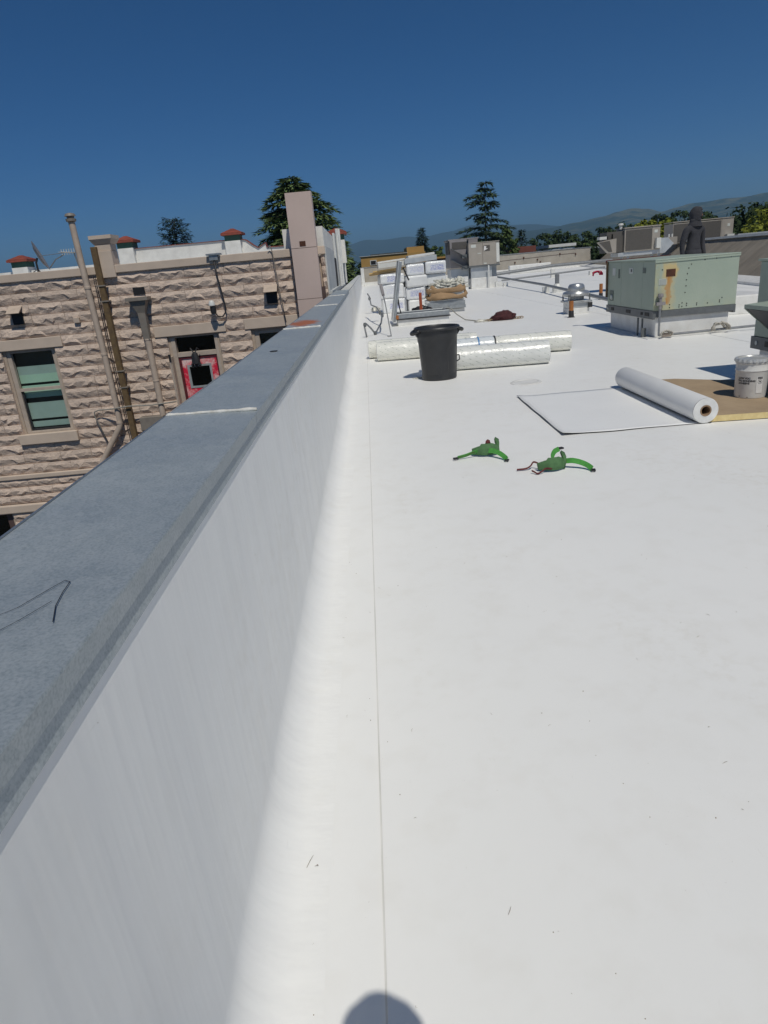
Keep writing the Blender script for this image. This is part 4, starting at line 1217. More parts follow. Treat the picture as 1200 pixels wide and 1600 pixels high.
# ------------------------------------------------------------------ wrapped insulation stack
def blueprint_wrap():
    t = NT('clear_wrap_with_blue_print')
    n = t.noise(5, 5, .6)
    c = t.mix(t.rng(n, .35, .65), (.82, .83, .84), (.72, .74, .76))
    x, y, z = t.xyz()
    msk = t.boxmask(x, z, .05, .0, .22, .07, .05)
    lines = t.rng(t.noise(26, 3, .6, co=t.map((1, 1, 3.2))), .47, .56)
    c = t.mix(t.math('MULTIPLY', t.math('MULTIPLY', msk, lines), t.rng(t.objrand(), .1, .5, .25, .8)), c, (.16, .20, .55))
    t.bump(t.noise(9, 5, .6, dist=1), .6, .03)
    return t.done(c, .18, 0, .6)
M['bundle'] = blueprint_wrap()
M['bundle_plain'] = mat('white_board_wrap', (.80, .81, .80), (.73, .74, .74), 4, .3, bump=.5, bscale=9, bdist=.02)
def bundle(x0, x1, y0, y1, z0, z1, label, m_='bundle', rz=0, grp='wrapped insulation bundles'):
    c = Vector(((x0 + x1) / 2, (y0 + y1) / 2, (z0 + z1) / 2))
    mb = MB().box(x0 - c.x, x1 - c.x, y0 - c.y, y1 - c.y, z0 - c.z, z1 - c.z)
    o = mb.build('insulation_bundle', M[m_], bevel=.06, loc=c)
    o.rotation_euler = (0, R(.6) * math.sin(c.x * 17 + c.z * 5), R(3.5) * math.sin(c.x * 31 + c.z * 9))
    return tag(o, label, 'insulation bundle', grp)
bundle(.52, 1.40, 25.3, 26.5, .003, .52, 'white wrapped bundle at the bottom left of the insulation stack')
bundle(.50, 1.38, 25.3, 26.5, .525, 1.02, 'white wrapped bundle in the middle of the left insulation pile')
bundle(.48, 1.36, 25.28, 26.5, 1.025, 1.36, 'blue printed wrapped bundle on top of the left insulation pile')
bundle(1.45, 2.25, 25.0, 26.3, .003, .42, 'wrapped bundle at the bottom of the middle pile behind the hatch', 'bundle_plain')
bundle(1.42, 2.10, 25.0, 26.3, .425, .84, 'blue printed wrapped bundle second from the bottom of the middle pile')
bundle(1.40, 2.15, 24.95, 26.3, .845, 1.24, 'plain white bundle third from the bottom of the middle pile', 'bundle_plain')
bundle(2.2, 2.9, 25.2, 26.4, .003, .84, 'tall white wrapped bundle behind the kraft paper bundle', 'bundle_plain')
bundle(2.17, 2.88, 25.2, 26.4, .845, 1.24, 'white wrapped bundle under the right printed bundle', 'bundle_plain')
bundle(1.48, 2.12, 25.1, 26.3, 1.245, 1.62, 'blue printed bundle at the top left of the tall pile')
bundle(2.14, 2.88, 25.1, 26.3, 1.245, 1.66, 'blue printed bundle at the top right of the tall pile')
def board(name, c, size, rz, ry, m_, label, cat, grp):
    mb = MB().box(-size[0] / 2, size[0] / 2, -size[1] / 2, size[1] / 2, -size[2] / 2, size[2] / 2)
    o = mb.build(name, M[m_], loc=c, bevel=.006)
    o.rotation_euler = (0, ry, rz)
    return tag(o, label, cat, grp)
board('foam_board', (1.05, 25.9, 1.68), (1.15, 1.1, .16), .02, R(-2.5), 'offwhite', 'thick white board lying on the left end of the stack top', 'board', 'white boards on the stack')
board('foam_board', (.95, 26.2, 1.80), (1.0, 1.1, .06), .05, R(-3), 'white', 'thin white board uppermost on the left end of the stack', 'board', 'white boards on the stack')
board('foam_board', (2.0, 25.8, 1.76), (1.15, 1.1, .17), .02, R(-2.5), 'galv_light', 'pale grey board lying on the right end of the stack top', 'board', 'white boards on the stack')
board('foam_board', (2.05, 26.0, 1.90), (.95, 1.0, .08), .03, R(-3), 'white', 'white board uppermost on the right end of the stack', 'board', 'white boards on the stack')
for k, (dz, dx, l) in enumerate(((1.40, 0, 1.15), (1.455, .06, 1.3), (1.51, .16, 1.2))):
    board('lumber_plank', (.72 + dx, 25.75 - .06 * k, dz), (l, .14, .045), .02 * k, R(-3), 'wood', ['lowest yellow plank jutting left from the insulation stack', 'middle yellow plank jutting left from the insulation stack', 'top yellow plank jutting left from the insulation stack'][k], 'plank', 'yellow planks on the stack')
# low pallet of boards with kraft bundle
PB = thing('board_pallet', 'low stack of white boards with grey metal trim before the insulation pile', 'board stack', (2.7, 23.6, 0))
for k in range(4):
    MB().box(-.72, .52, -.35, .75, .004 + k * .105, .10 + k * .105).build('board', M['white' if k != 2 else 'galv_light'], PB, bevel=.006)
MB().box(-.70, .54, -.40, -.353, .18, .36).box(0, .55, -.45, -.401, .12, .22).build('metal_trim', M['galv_plain'], PB)
MB().box(-.75, -.2, -.42, -.36, .02, .1).build('dark_strip', M['black'], PB)
KB = thing('kraft_bundle', 'torn brown kraft paper bundle topped with crumpled clear film', 'bundle', (2.66, 23.6, .425))
def kraft(zlo, zhi, seed, ex=0):
    vs, fs = [], []
    n = 46
    for j in range(5):
        for i in range(n):
            a = 2 * math.pi * i / n
            cx = math.copysign(abs(math.cos(a)) ** .45, math.cos(a)) * (.62 + ex)
            cy = math.copysign(abs(math.sin(a)) ** .45, math.sin(a)) * .45
            k = j / 4
            bul = .06 * math.sin(k * math.pi) + .13 * noise.noise(Vector((a * 2.1, k * 2, seed)))
            zt = zlo + (zhi - zlo) * k + (.26 * noise.noise(Vector((math.cos(a) * 1.6, math.sin(a) * 1.6, seed + .5))) if j == 4 else 0) + (.05 * noise.noise(Vector((a * 2.2, 9, seed))) if j == 0 else 0)
            vs.append((cx * (1 + bul), cy * (1 + bul) + .02 * noise.noise(Vector((a * 4, k * 3, seed))), zt))
    for j in range(4):
        for i in range(n):
            i2 = (i + 1) % n
            fs.append((j * n + i, j * n + i2, (j + 1) * n + i2, (j + 1) * n + i))
    return MB().add(vs, fs)
o = kraft(.20, .42, 3).build('kraft_wrap', M['kraft'], KB, smooth='all'); o.modifiers.new('s', 'SOLIDIFY').thickness = .01
o = kraft(.0, .17, 8, .02).build('kraft_wrap', M['kraft'], KB, smooth='all'); o.modifiers.new('s', 'SOLIDIFY').thickness = .01
MB().box(-.55, .55, -.4, .4, .01, .37).build('board_core', M['offwhite'], KB)
bm_obj(rough_blob(None, .52, .38, .22, .55, 4.0, 5, 6.6), 'crumpled_film', M['film'], KB, loc=(.06, 0, .40))
bm_obj(rough_blob(None, .18, .2, .16, .6, 3.4, 4, 9.1), 'crumpled_film', M['film'], KB, loc=(.46, 0, .50))
tag(bm_obj(rough_blob(None, .34, .25, .24, .35, 2.2, 4, 3.9), 'black_plastic_bag', M['plas'], loc=(1.72, 22.5, .085)), 'black plastic bag slumped on the roof beside the red safety post', 'bag')
tag(MB().box(1.35, 2.25, 22.8, 23.1, .0, .10).build('foam_board', M['offwhite'], bevel=.01), 'narrow white strip of board under the black plastic bag', 'board', 'white boards on the stack')
# zig-zag metal strap and leaning pole by the left parapet
zz = thing('bent_conduit', 'thin bent grey conduit zigzagging by the left parapet', 'conduit', (-.1, 17, 0))
B(MB().tube([(-.10, 17.1, .0), (-.14, 17.1, .30), (-.09, 17.15, .33), (.02, 17.3, .20), (.12, 17.5, .04), (.30, 18.0, .25), (.36, 18.8, .40), (.36, 20.0, .33), (.24, 21.0, .50), (.10, 22.5, .50), (.07, 23.5, .72), (.02, 24.0, .80)], .022, 6), 'conduit', M['conduit'], zz, smooth='all')
for (x, y, z) in ((-.12, 17.1, .31), (.12, 17.5, .05), (.36, 18.9, .38), (.33, 20.2, .37), (.07, 23.4, .66)):
    B(MB().lathe([(.03, -.05), (.045, 0), (.03, .05)], 8, (x, y, z)), 'clamp', M['raildark'], zz)
pl = thing('roller_pole', 'thin grey pole standing upright left of the open hatch', 'pole', (.5, 16.8, 0))
B(MB().tube([(.50, 16.75, .0), (.43, 17.2, .75), (.37, 17.6, 1.18)], .014, 6).tube([(.40, 16.75, .02), (.50, 16.75, .02)], .016, 6), 'pole', M['conduit'], pl)
B(MB().tube([(.40, 17.4, .95), (.365, 17.62, 1.2)], .04, 8), 'grip', M['hvacgrey'], pl)
tag(bm_obj(rough_blob(None, .13, .10, .10, .7, 3, 3, 4.4), 'crumpled_film', M['film'], loc=(.22, 22.0, .36)), 'grey scrap of crumpled film by the pole near the left parapet', 'film')
tag(MB().lathe([(.45, 0), (.43, .35), (.2, .5), (0, .5)], 16, (1.6, 70.5, 0)).build('roof_vent', M['hvacgrey'], smooth=True), 'small grey dome vent at the far left corner of the roof', 'vent')

# ------------------------------------------------------------------ film-wrapped membrane rolls
def wrapped_roll(p0, p1, r, m_, label, sd, ends=True):
    p0, p1 = Vector(p0), Vector(p1)
    d = (p1 - p0); L = d.length
    t = thing('wrapped_membrane_roll', label, 'roll', ((p0 + p1) / 2)[:], math.atan2(d.y, d.x), group='film wrapped membrane rolls')
    t.location.z = r
    vs, fs = [], []
    n, seg = 26, 28
    for i in range(n + 1):
        x = -L / 2 + L * i / n
        for k in range(seg):
            a = 2 * math.pi * k / seg
            e = min(1, min(i, n - i) / 2)
            rr = r * (1 + .022 * noise.noise(Vector((x * 6, a * 1.5, sd))) + .012 * noise.noise(Vector((x * 20, a * 3, sd + 4)))) * (.96 + .04 * e)
            z = rr * math.sin(a)
            vs.append((x, rr * math.cos(a), max(z, -r)))
    for i in range(n):
        for k in range(seg):
            k2 = (k + 1) % seg
            fs.append((i * seg + k, i * seg + k2, (i + 1) * seg + k2, (i + 1) * seg + k))
    MB().add(vs, fs).build('film', M[m_], t, smooth='all')
    for sx in (-1, 1):
        Mx = Matrix.Rotation(R(90 * sx), 3, 'Y')
        MB().lathe([(r * .955, 0), (r * .8, .012), (r * .3, .014), (r * .28, -.05), (0, -.05)], 28, (sx * L / 2, 0, 0), Mx).build('end_cap', M['rollend'], t, smooth=True)
        MB().lathe([(r * .27, .0), (r * .27, .016), (r * .22, .016), (r * .22, 0)], 18, (sx * L / 2, 0, 0), Mx, False).build('core_tube', M['cardboard'], t)
    return t
wrapped_roll((.78, 10.52, 0), (2.69, 10.36, 0), .18, 'rollwrap', 'film wrapped roll nearest the camera, right of the trash can', 1.1)
wrapped_roll((.10, 12.36, 0), (1.75, 12.2, 0), .175, 'rollwrap_cream', 'cream film wrapped roll left of the trash can, nearer of the two there', 2.2)
wrapped_roll((-.05, 12.85, 0), (1.95, 12.66, 0), .17, 'rollwrap_cream', 'film wrapped roll furthest left, behind the cream one', 3.3)
r4 = wrapped_roll((2.12, 11.72, 0), (3.38, 11.58, 0), .17, 'rollwrap_cream', 'cream film wrapped roll reaching furthest right in the rear row', 4.4)
r5 = wrapped_roll((1.0, 11.72, 0), (2.11, 11.72, 0), .17, 'rollwrap_blue', 'bluish film wrapped roll with a blue tape band in the rear row', 5.5)
MB().lathe([(.176, -.012), (.178, 0), (.176, .012)], 28, (.27, 0, 0), Matrix.Rotation(R(90), 3, 'Y')).build('tape_band', M['bluetape'], r5)
MB().lathe([(.173, -.012), (.175, 0), (.173, .012)], 28, (.552, 0, 0), Matrix.Rotation(R(90), 3, 'Y')).build('tape_band', M['black'], r5)

# ------------------------------------------------------------------ trash can
TC = thing('trash_can', 'tall charcoal plastic trash can standing on the white roof', 'trash can', (.95, 9.85, 0), R(8))
TC.scale = (1.05, 1.05, 1.07)
seg = 64
vs, fs = [], []
H, rb, rtop = .70, .242, .282
rows = [0, .006, .02, .05, .1, .16, .22, .28, .34, .40, .46, .52, .56, .585, .60, .615, .63, .64, .66]
def panel(a, z):
    # recessed arch panels around the body: 6 round the can
    k = ((a / (2 * math.pi) * 5 + .15) % 1) - .5
    w_ = abs(k) / .36
    top = .50 - .10 * w_ * w_
    d = 0
    if w_ < 1 and .05 < z < top:
        d = min(1, (1 - w_) / .12) * min(1, (top - z) / .04) * min(1, (z - .05) / .03)
    k2 = w_ / .55
    top2 = .22 - .05 * k2 * k2
    if k2 < 1 and .05 < z < top2:
        d += .8 * min(1, (1 - k2) / .2) * min(1, (top2 - z) / .03)
    return d
for z in rows:
    for k in range(seg):
        a = 2 * math.pi * k / seg
        r = rb + (rtop - rb) * z / H
        if z < .012: r -= .012
        r -= .014 * panel(a, z)
        if z >= .585: r += .006
        vs.append((r * math.cos(a), r * math.sin(a), z))
n = len(rows)
# rim
for (r, z) in ((rtop + .012, .662), (rtop + .030, .664), (rtop + .034, .685), (rtop + .022, .70), (rtop + .004, .70), (rtop - .006, .685), (rtop - .012, .6), (rb - .005, .08), (0.05, .05)):
    for k in range(seg):
        a = 2 * math.pi * k / seg
        vs.append((r * math.cos(a), r * math.sin(a), z))
nr = len(vs) // seg
for i in range(nr - 1):
    for k in range(seg):
        k2 = (k + 1) % seg
        fs.append((i * seg + k, i * seg + k2, (i + 1) * seg + k2, (i + 1) * seg + k))
fs.append(tuple(range(seg))[::-1])
fs.append(tuple((nr - 1) * seg + k for k in range(seg)))
MB().add(vs, fs).build('body', M['can'], TC, smooth=True)
for sx in (-1, 1):
    vs = []
    hl = []
    for k in range(9):
        a = R(-26 + 52 * k / 8)
        e = math.sin(k / 8 * math.pi)
        hl.append((sx * (rtop + .012 + .055 * e ** .6) * math.cos(a), (rtop + .012 + .03 * e) * math.sin(a), .665 - .035 * e))
    MB().tube(hl, [.016 + .012 * math.sin(k / 8 * math.pi) for k in range(9)], 8).build('handle', M['can'], TC, smooth='all')
    MB().prism([(sx * (rtop - .012), .655), (sx * (rtop + .055), .655), (sx * (rtop - .004), .575)], 1, -.05, .05).build('handle_gusset', M['can'], TC)
MB().tube([(.245, -.05, .30), (.285, -.05, .30), (.29, -.05, .24), (.25, -.05, .22)], .009, 6).build('side_loop', M['can'], TC, smooth='all')
tag(bm_obj(rough_blob(None, .08, .05, .02, .7, 3, 3, 14), 'crumpled_film', M['film'], loc=(.66, 10.0, .008)), 'scrap of clear film on the roof left of the trash can foot', 'film')

# ------------------------------------------------------------------ unrolled membrane with roll
US = thing('membrane_roll', 'partly unrolled white membrane roll lying before the brown board', 'roll', (2.3, 6.95, 0))
vs, fs = [], []
n = 26
rr = .118
cx = 2.98
for i in range(n + 1):
    y = 5.95 + 2.0 * i / n
    row = []
    for k in range(15):
        x = 1.68 + (cx - 1.68) * k / 14
        e = max(0, 1 - k / 2.2)
        z = .0085 + e * e * (.018 + .010 * noise.noise(Vector((y * 2, 3, 1)))) + .004 * noise.noise(Vector((x * 2, y * 2, 7)))
        fe = max(0, 1 - i / 1.5)
        z += fe * .012 * (1 - .6 * (k / 14))
        x += .012 * noise.noise(Vector((y * 3, 0, 2))) * e
        row.append((x, y + (.02 * noise.noise(Vector((x * 3, 8, 2))) if i == 0 else 0), max(z, .0085)))
    vs += row
for i in range(n):
    for k in range(14):
        o = i * 15 + k
        fs.append((o, o + 1, o + 16, o + 15))
mb = MB().add(vs, fs)
mb.v = [tuple(Vector(v) - US.location) for v in mb.v]
o = mb.build('sheet', M['sheet'], US, smooth='all', fix=False)
sm = o.modifiers.new('s', 'SOLIDIFY'); sm.thickness = .0025; sm.offset = -1
o.data.materials.append(M['sheetunder']); sm.material_offset = 1; sm.material_offset_rim = 1
Mx = Matrix.Rotation(R(-90), 3, 'X')   # local z -> +y
def lroll(prof, y, name, m_, **k):
    return B(MB().lathe(prof, 40, (cx, y, rr + .010), Mx, False), name, m_, US, **k)
lroll([(rr - .002, -.002), (rr, .004), (rr + .0015, 1.0), (rr, 1.998), (rr - .002, 2.002)], 5.94, 'roll_body', M['tporoll'], smooth=True)
lroll([(rr - .003, .0), (.052, .0)], 5.934, 'roll_end', M['rollend'])
for k in range(5):
    q = .06 + k * .011
    lroll([(q, -.001), (q + .0012, -.0015), (q + .0024, -.001)], 5.933, 'wound_edge', M['tporoll'])
lroll([(.052, -.003), (.040, -.003), (.038, .6), (0, .6)], 5.934, 'core_tube', M['cardboard'], smooth=True)
# brown-faced foam board under the bucket
FB = thing('insulation_board', 'brown faced yellow foam board lying under the white bucket', 'board', (3.6, 6.9, 0))
poly = [(3.02, 5.98), (4.32, 5.86), (4.40, 7.35), (3.95, 7.55), (3.55, 7.88), (3.30, 7.93), (3.14, 7.6), (3.115, 6.6)]
def lay(poly, z0, z1):
    return MB().prism(poly, 2, z0, z1)
B(lay(poly, .008, .064), 'foam_core', M['foam'], FB)
B(lay([(x * .9985 + .0054, y * .9985 + .010) for x, y in poly], .0645, .068), 'facer', M['facer'], FB)
B(lay([(x * .9985 + .0054, y * .9985 + .010) for x, y in poly], .0025, .0075), 'facer', M['roofdark'], FB)
# bucket
BK = thing('adhesive_bucket', 'white metal bucket with black lettering standing on the brown board', 'bucket', (3.76, 6.62, .069), R(0))
br = .148
MB().lathe([(br - .010, 0), (br - .006, .004), (br - .004, .016), (br - .003, .02), (br, .26), (br + .001, .262), (br + .0065, .268), (br + .0065, .276), (br + .002, .283), (br + .004, .335), (br + .010, .34), (br + .010, .348), (br + .004, .352), (br + .004, .362)], 56).build('body', M['bucket'], BK, smooth=True)
vs, fs = [], []
seg = 120
for (r, z, cr) in ((br + .004, .352, 0), (br + .017, .352, 1), (br + .019, .366, 1), (br + .015, .384, .5), (br + .004, .388, 0), (br - .008, .386, 0), (br - .016, .376, 0), (br - .03, .374, 0), (br * .5, .379, 0), (.0005, .380, 0)):
    for k in range(seg):
        a = 2 * math.pi * k / seg
        q = r + cr * .004 * (1 if (k // 3) % 2 else -1)
        vs.append((q * math.cos(a), q * math.sin(a), z + (cr * .004 * (1 if (k // 3) % 2 else 0) if z < .36 else 0)))
nr = len(vs) // seg
for i in range(nr - 1):
    for k in range(seg):
        k2 = (k + 1) % seg
        fs.append((i * seg + k, i * seg + k2, (i + 1) * seg + k2, (i + 1) * seg + k))
MB().add(vs, fs).build('lid', M['lidmetal'], BK, smooth=True)
# direction of camera from the bucket: angle of -position
fa = math.atan2(-6.62, -3.76)
def wrapfn(u0, v0, rad):
    def fn(u, v):
        a = fa + (u + u0) / br
        return Vector((rad * math.cos(a), rad * math.sin(a), v + v0))
    return fn
R_ = br + .0012
for (txt, u0, v0, s_) in (('LOW VOC', -.122, .192, .024), ('TPO BONDING', -.128, .167, .024), ('ADHESIVE', -.120, .142, .024)):
    text_mesh(txt, s_, wrapfn(u0, v0, R_), M['ink'], 'lettering', BK, bold=.0012)
for k, (u0, v0, wd) in enumerate(((-.118, .125, .05), (-.112, .112, .045), (-.115, .098, .05), (-.112, .086, .03))):
    text_mesh('net weight contents'[:int(wd * 330)], .0085, wrapfn(u0, v0, R_), M['paleink'], 'small_print', BK)
def patch(u0, u1, v0, v1, rad, m_, name):
    n_ = 10
    vs = []
    for i in range(n_ + 1):
        u = u0 + (u1 - u0) * i / n_
        a = fa + u / br
        vs += [(rad * math.cos(a), rad * math.sin(a), v0), (rad * math.cos(a), rad * math.sin(a), v1)]
    return MB().add(vs, [(2 * i, 2 * i + 2, 2 * i + 3, 2 * i + 1) for i in range(n_)]).build(name, m_, BK, fix=False)
patch(.048, .108, .055, .215, R_, M['label'], 'paper_label')
patch(.056, .104, .192, .213, R_ + .0006, M['ink'], 'warning_bar')
text_mesh('!DANGER', .0095, wrapfn(.058, .199, R_ + .0012), M['label'], 'warning_lettering', BK)
def ringfn(u, v):
    a = fa + u / br
    return ((R_ + .0009) * math.cos(a), (R_ + .0009) * math.sin(a), v)
vs, fs = [], []
for k in range(32):
    a = 2 * math.pi * k / 32
    for q in (.0185, .0215):
        vs.append(ringfn(.080 + q * math.cos(a), .166 + q * math.sin(a)))
for k in range(32):
    k2 = (k + 1) % 32
    fs.append((2 * k, 2 * k + 1, 2 * k2 + 1, 2 * k2))
o = len(vs)
vs += [ringfn(.080 + a, .166 + c) for a, c in ((-.015, .0125), (-.0125, .015), (.015, -.0125), (.0125, -.015))]
fs.append((o, o + 1, o + 2, o + 3))
o = len(vs)
vs += [ringfn(.080 + a, .166 + c) for a, c in ((-.006, -.004), (-.008, .004), (-.002, .012), (.004, .010), (.010, .002), (.007, -.006), (.002, -.001))]
fs.append(tuple(range(o, o + 7)))
o = len(vs)
vs += [ringfn(.080 + a, .166 + c) for a, c in ((-.010, -.012), (.0, -.012), (-.003, -.008), (-.008, -.008))]
fs.append(tuple(range(o, o + 4)))
MB().add(vs, fs).build('no_flame_symbol', M['ink'], BK, fix=False)
for k in range(6):
    text_mesh('keep away from heat sparks flame', .0034, wrapfn(.053, .133 - k * .008, R_ + .0009), M['paleink'], 'small_print', BK)
for k in range(2):
    text_mesh('item no', .008, wrapfn(.0, .085 - k * .012, R_ + .0009), M['paleink'], 'small_print', BK)
for (u, v) in ((-.105, .018), (-.03, .012)):
    patch(u, u + .014, v, v + .005, R_ - .0004, M['rust'], 'scuff')

# white round patch on the roof
tag(MB().lathe([(.205, .0062), (.205, .012), (.19, .020), (.165, .020), (.16, .013), (0, .013)], 40, (2.0, 8.85, 0)).build('bucket_lid', M['white'], smooth=True), 'round white lid lying on the roof beside the wrapped rolls', 'lid')

# ------------------------------------------------------------------ green strapped pads
def arcpts(p, q, h, n=9, sag=0):
    p, q = Vector(p), Vector(q)
    return [p.lerp(q, k / (n - 1)) + Vector((0, 0, h * math.sin(math.pi * k / (n - 1)))) for k in range(n)]
def pad_shell(parent, name, m_, L, h, w_, th, curl):
    """curved upholstered pad: long axis x, standing on its lower edge"""
    vs, fs = [], []
    n, mm = 18, 7
    for side in (0, 1):
        for i in range(n + 1):
            s = i / n
            a = (s - .5)
            x = a * L
            yb = curl * (1 - 4 * a * a)
            top = h * (1 - 1.15 * max(0, abs(a) - .22) ** 1.2 * 1.6) * (.8 if a < -.2 else 1)
            for j in range(mm + 1):
                k = j / mm
                puff = th * math.sin(math.pi * min(1, max(0, k))) ** .5 * math.sin(math.pi * (.04 + .92 * s)) ** .4
                y = -yb - (puff if side == 0 else -puff * .4) + w_ * (k - .5) * .6
                vs.append((x, y, .012 + k * top))
    st = (n + 1) * (mm + 1)
    for side in (0, 1):
        for i in range(n):
            for j in range(mm):
                o = side * st + i * (mm + 1) + j
                fs.append((o, o + mm + 1, o + mm + 2, o + 1))
    for i in range(n):
        for j in (0, mm):
            o = i * (mm + 1) + j
            fs.append((o, o + st, o + mm + 1 + st, o + mm + 1))
    for j in range(mm):
        for i in (0, n):
            o = i * (mm + 1) + j
            fs.append((o, o + 1, o + 1 + st, o + st))
    return MB().add(vs, fs).build(name, m_, parent, smooth='all')
def smooth_pts(pts, n=4):
    pts = [Vector(p) for p in pts]
    if len(pts) < 3: return pts
    out = []
    for i in range(len(pts) - 1):
        p0, p1, p2, p3 = pts[max(i - 1, 0)], pts[i], pts[i + 1], pts[min(i + 2, len(pts) - 1)]
        for k in range(n):
            u = k / n
            out.append(.5 * ((2 * p1) + (p2 - p0) * u + (2 * p0 - 5 * p1 + 4 * p2 - p3) * u * u + (3 * p1 - p0 - 3 * p2 + p3) * u ** 3))
    return out + [pts[-1]]
def strap(parent, pts, w_, m_='strap', th=.006, name='strap', up_=True):
    pts = smooth_pts(pts)
    wl = []
    for i in range(len(pts)):
        d = (pts[min(i + 1, len(pts) - 1)] - pts[max(0, i - 1)]).normalized()
        sd_ = Vector((0, 0, 1)).cross(d)
        wl.append(((sd_.normalized() * .5 + Vector((0, 0, .85))) * w_ / 2) if up_ else sd_.normalized() * w_ / 2)
    return MB().ribbon(pts, wl, th).build(name, M[m_], parent, smooth=True)
def buckle(parent, p, rz=0, s=1.0):
    Mz = Matrix.Translation(p) @ Matrix.Rotation(rz, 4, 'Z') @ Matrix.Scale(s, 4)
    mb = MB()
    for bx in ((-.02, .02, -.016, -.011, 0, .012), (-.02, .02, .011, .016, 0, .012), (-.02, -.014, -.011, .011, 0, .012), (.014, .02, -.011, .011, 0, .012), (-.004, .002, -.011, .011, .002, .010)):
        mb.box(*bx, Mz)
    return mb.build('buckle', M['black'], parent)
K1 = thing('strapped_pad', 'green strapped pad further left, with maroon knob and spread straps', 'knee pad', (.90, 5.56, .0075), R(-4), group='green strapped pads')
pad_shell(K1, 'pad', M['pad'], .235, .095, .05, .026, .05)
MB().ribbon([(.09, .0, .02), (.10, .01, .07), (.105, .02, .105), (.085, .03, .118)], (0, .02, .012), .03).build('pad_wing', M['pad'], K1, smooth='all')
strap(K1, [(-.075, -.06, .055), (-.12, -.07, .045), (-.18, -.085, .03), (-.25, -.10, .02)], .034)
buckle(K1, (-.265, -.102, .008), .3)
strap(K1, [(.02, -.075, .055), (.06, -.105, .058), (.10, -.15, .048), (.135, -.20, .028), (.15, -.24, .015)], .042)
buckle(K1, (.148, -.25, .006), 1.2)
bm_obj(rough_blob(None, .022, .02, .028, .3, 2, 3, 1), 'cord_knob', M['maroon'], K1, loc=(.02, -.01, .108))
strap(K1, [(-.24, -.098, .024), (-.17, -.082, .036), (-.10, -.066, .052)], .010, 'maroon', .01)
K2 = thing('strapped_pad', 'green strapped pad nearer right, with long maroon cord loops', 'knee pad', (1.315, 4.98, .0075), R(4), group='green strapped pads')
pad_shell(K2, 'pad', M['pad'], .22, .095, .05, .026, .055)
MB().ribbon([(.085, -.02, .02), (.098, -.01, .07), (.10, .0, .105), (.085, .012, .115)], (0, .02, .012), .028).build('pad_wing', M['pad'], K2, smooth='all')
strap(K2, [(.03, .04, .045), (.04, .09, .075), (.075, .14, .10), (.125, .18, .105)], .04)
buckle(K2, (.145, .195, .10), .3)
strap(K2, [(.12, -.0, .055), (.16, -.03, .062), (.21, -.06, .052), (.25, -.10, .035), (.27, -.15, .018)], .042)
buckle(K2, (.272, -.168, .006), 1.3)
strap(K2, [(.095, .0, .045), (.13, -.005, .05)], .02, 'maroon', .01)
strap(K2, [(-.26, .05, .012), (-.19, .045, .014), (-.15, .05, .03), (-.12, .065, .055), (-.085, .03, .045), (-.07, -.01, .04)], .013, 'maroon', .008)
strap(K2, [(-.02, -.08, .03), (-.07, -.075, .035), (-.10, -.09, .022), (-.14, -.10, .010), (-.155, -.07, .016), (-.17, -.05, .022)], .013, 'maroon', .008)

# ------------------------------------------------------------------ loose debris on the membrane
rs = random.Random(77)
db = MB()
def twig(x, y, L, a, r=.0011):
    z = .0085
    db.tube([(x, y, z), (x + L * .5 * math.cos(a) + rs.uniform(-.003, .003), y + L * .5 * math.sin(a), z + .002), (x + L * math.cos(a), y + L * math.sin(a), z)], [r, r * 1.2, r * .6], 4)
for _ in range(120):
    y = .95 + rs.random() ** 1.5 * 7
    x = rs.uniform(-.3, .5 + y * .5)
    if rs.random() < .30:
        twig(x, y, rs.uniform(.006, .020), rs.uniform(0, 6.28), rs.uniform(.0003, .0006))
    else:
        s_ = rs.uniform(.0008, .0022)
        db.lathe([(0, -s_), (s_, -.3 * s_), (s_ * .7, .6 * s_), (0, s_)], 5, (x, y, .0072))
twig(-.32, 1.45, .045, 1.2, .0006)
twig(.22, 1.25, .025, 1.1, .0006)
twig(.02, 2.0, .02, 1.4, .0005)
o = stuff(db.build('debris', M['stick']))
tag(o, 'tiny twigs and grit scattered over the white roof', 'debris')

# ------------------------------------------------------------------ people
def skin_mesh(verts, edges, sub=2):
    """verts: (x,y,z,rx[,ry]); first vertex is the root"""
    me = bpy.data.meshes.new('body')
    me.from_pydata([v[:3] for v in verts], edges, [])
    o = bpy.data.objects.new('tmp_body', me)
    COL.objects.link(o)
    o.modifiers.new('skin', 'SKIN').use_smooth_shade = True
    lay_ = me.skin_vertices[0].data if me.skin_vertices else None
    if lay_ is None:
        me.attributes
    for i, v in enumerate(verts):
        lay_[i].radius = (v[3], v[4] if len(v) > 4 else v[3])
        lay_[i].use_root = (i == 0)
    s = o.modifiers.new('sub', 'SUBSURF'); s.levels = sub; s.render_levels = sub
    dg = bpy.context.evaluated_depsgraph_get()
    out = bpy.data.meshes.new_from_object(o.evaluated_get(dg))
    bpy.data.objects.remove(o)
    return out

def ensure_skin(me):
    return me

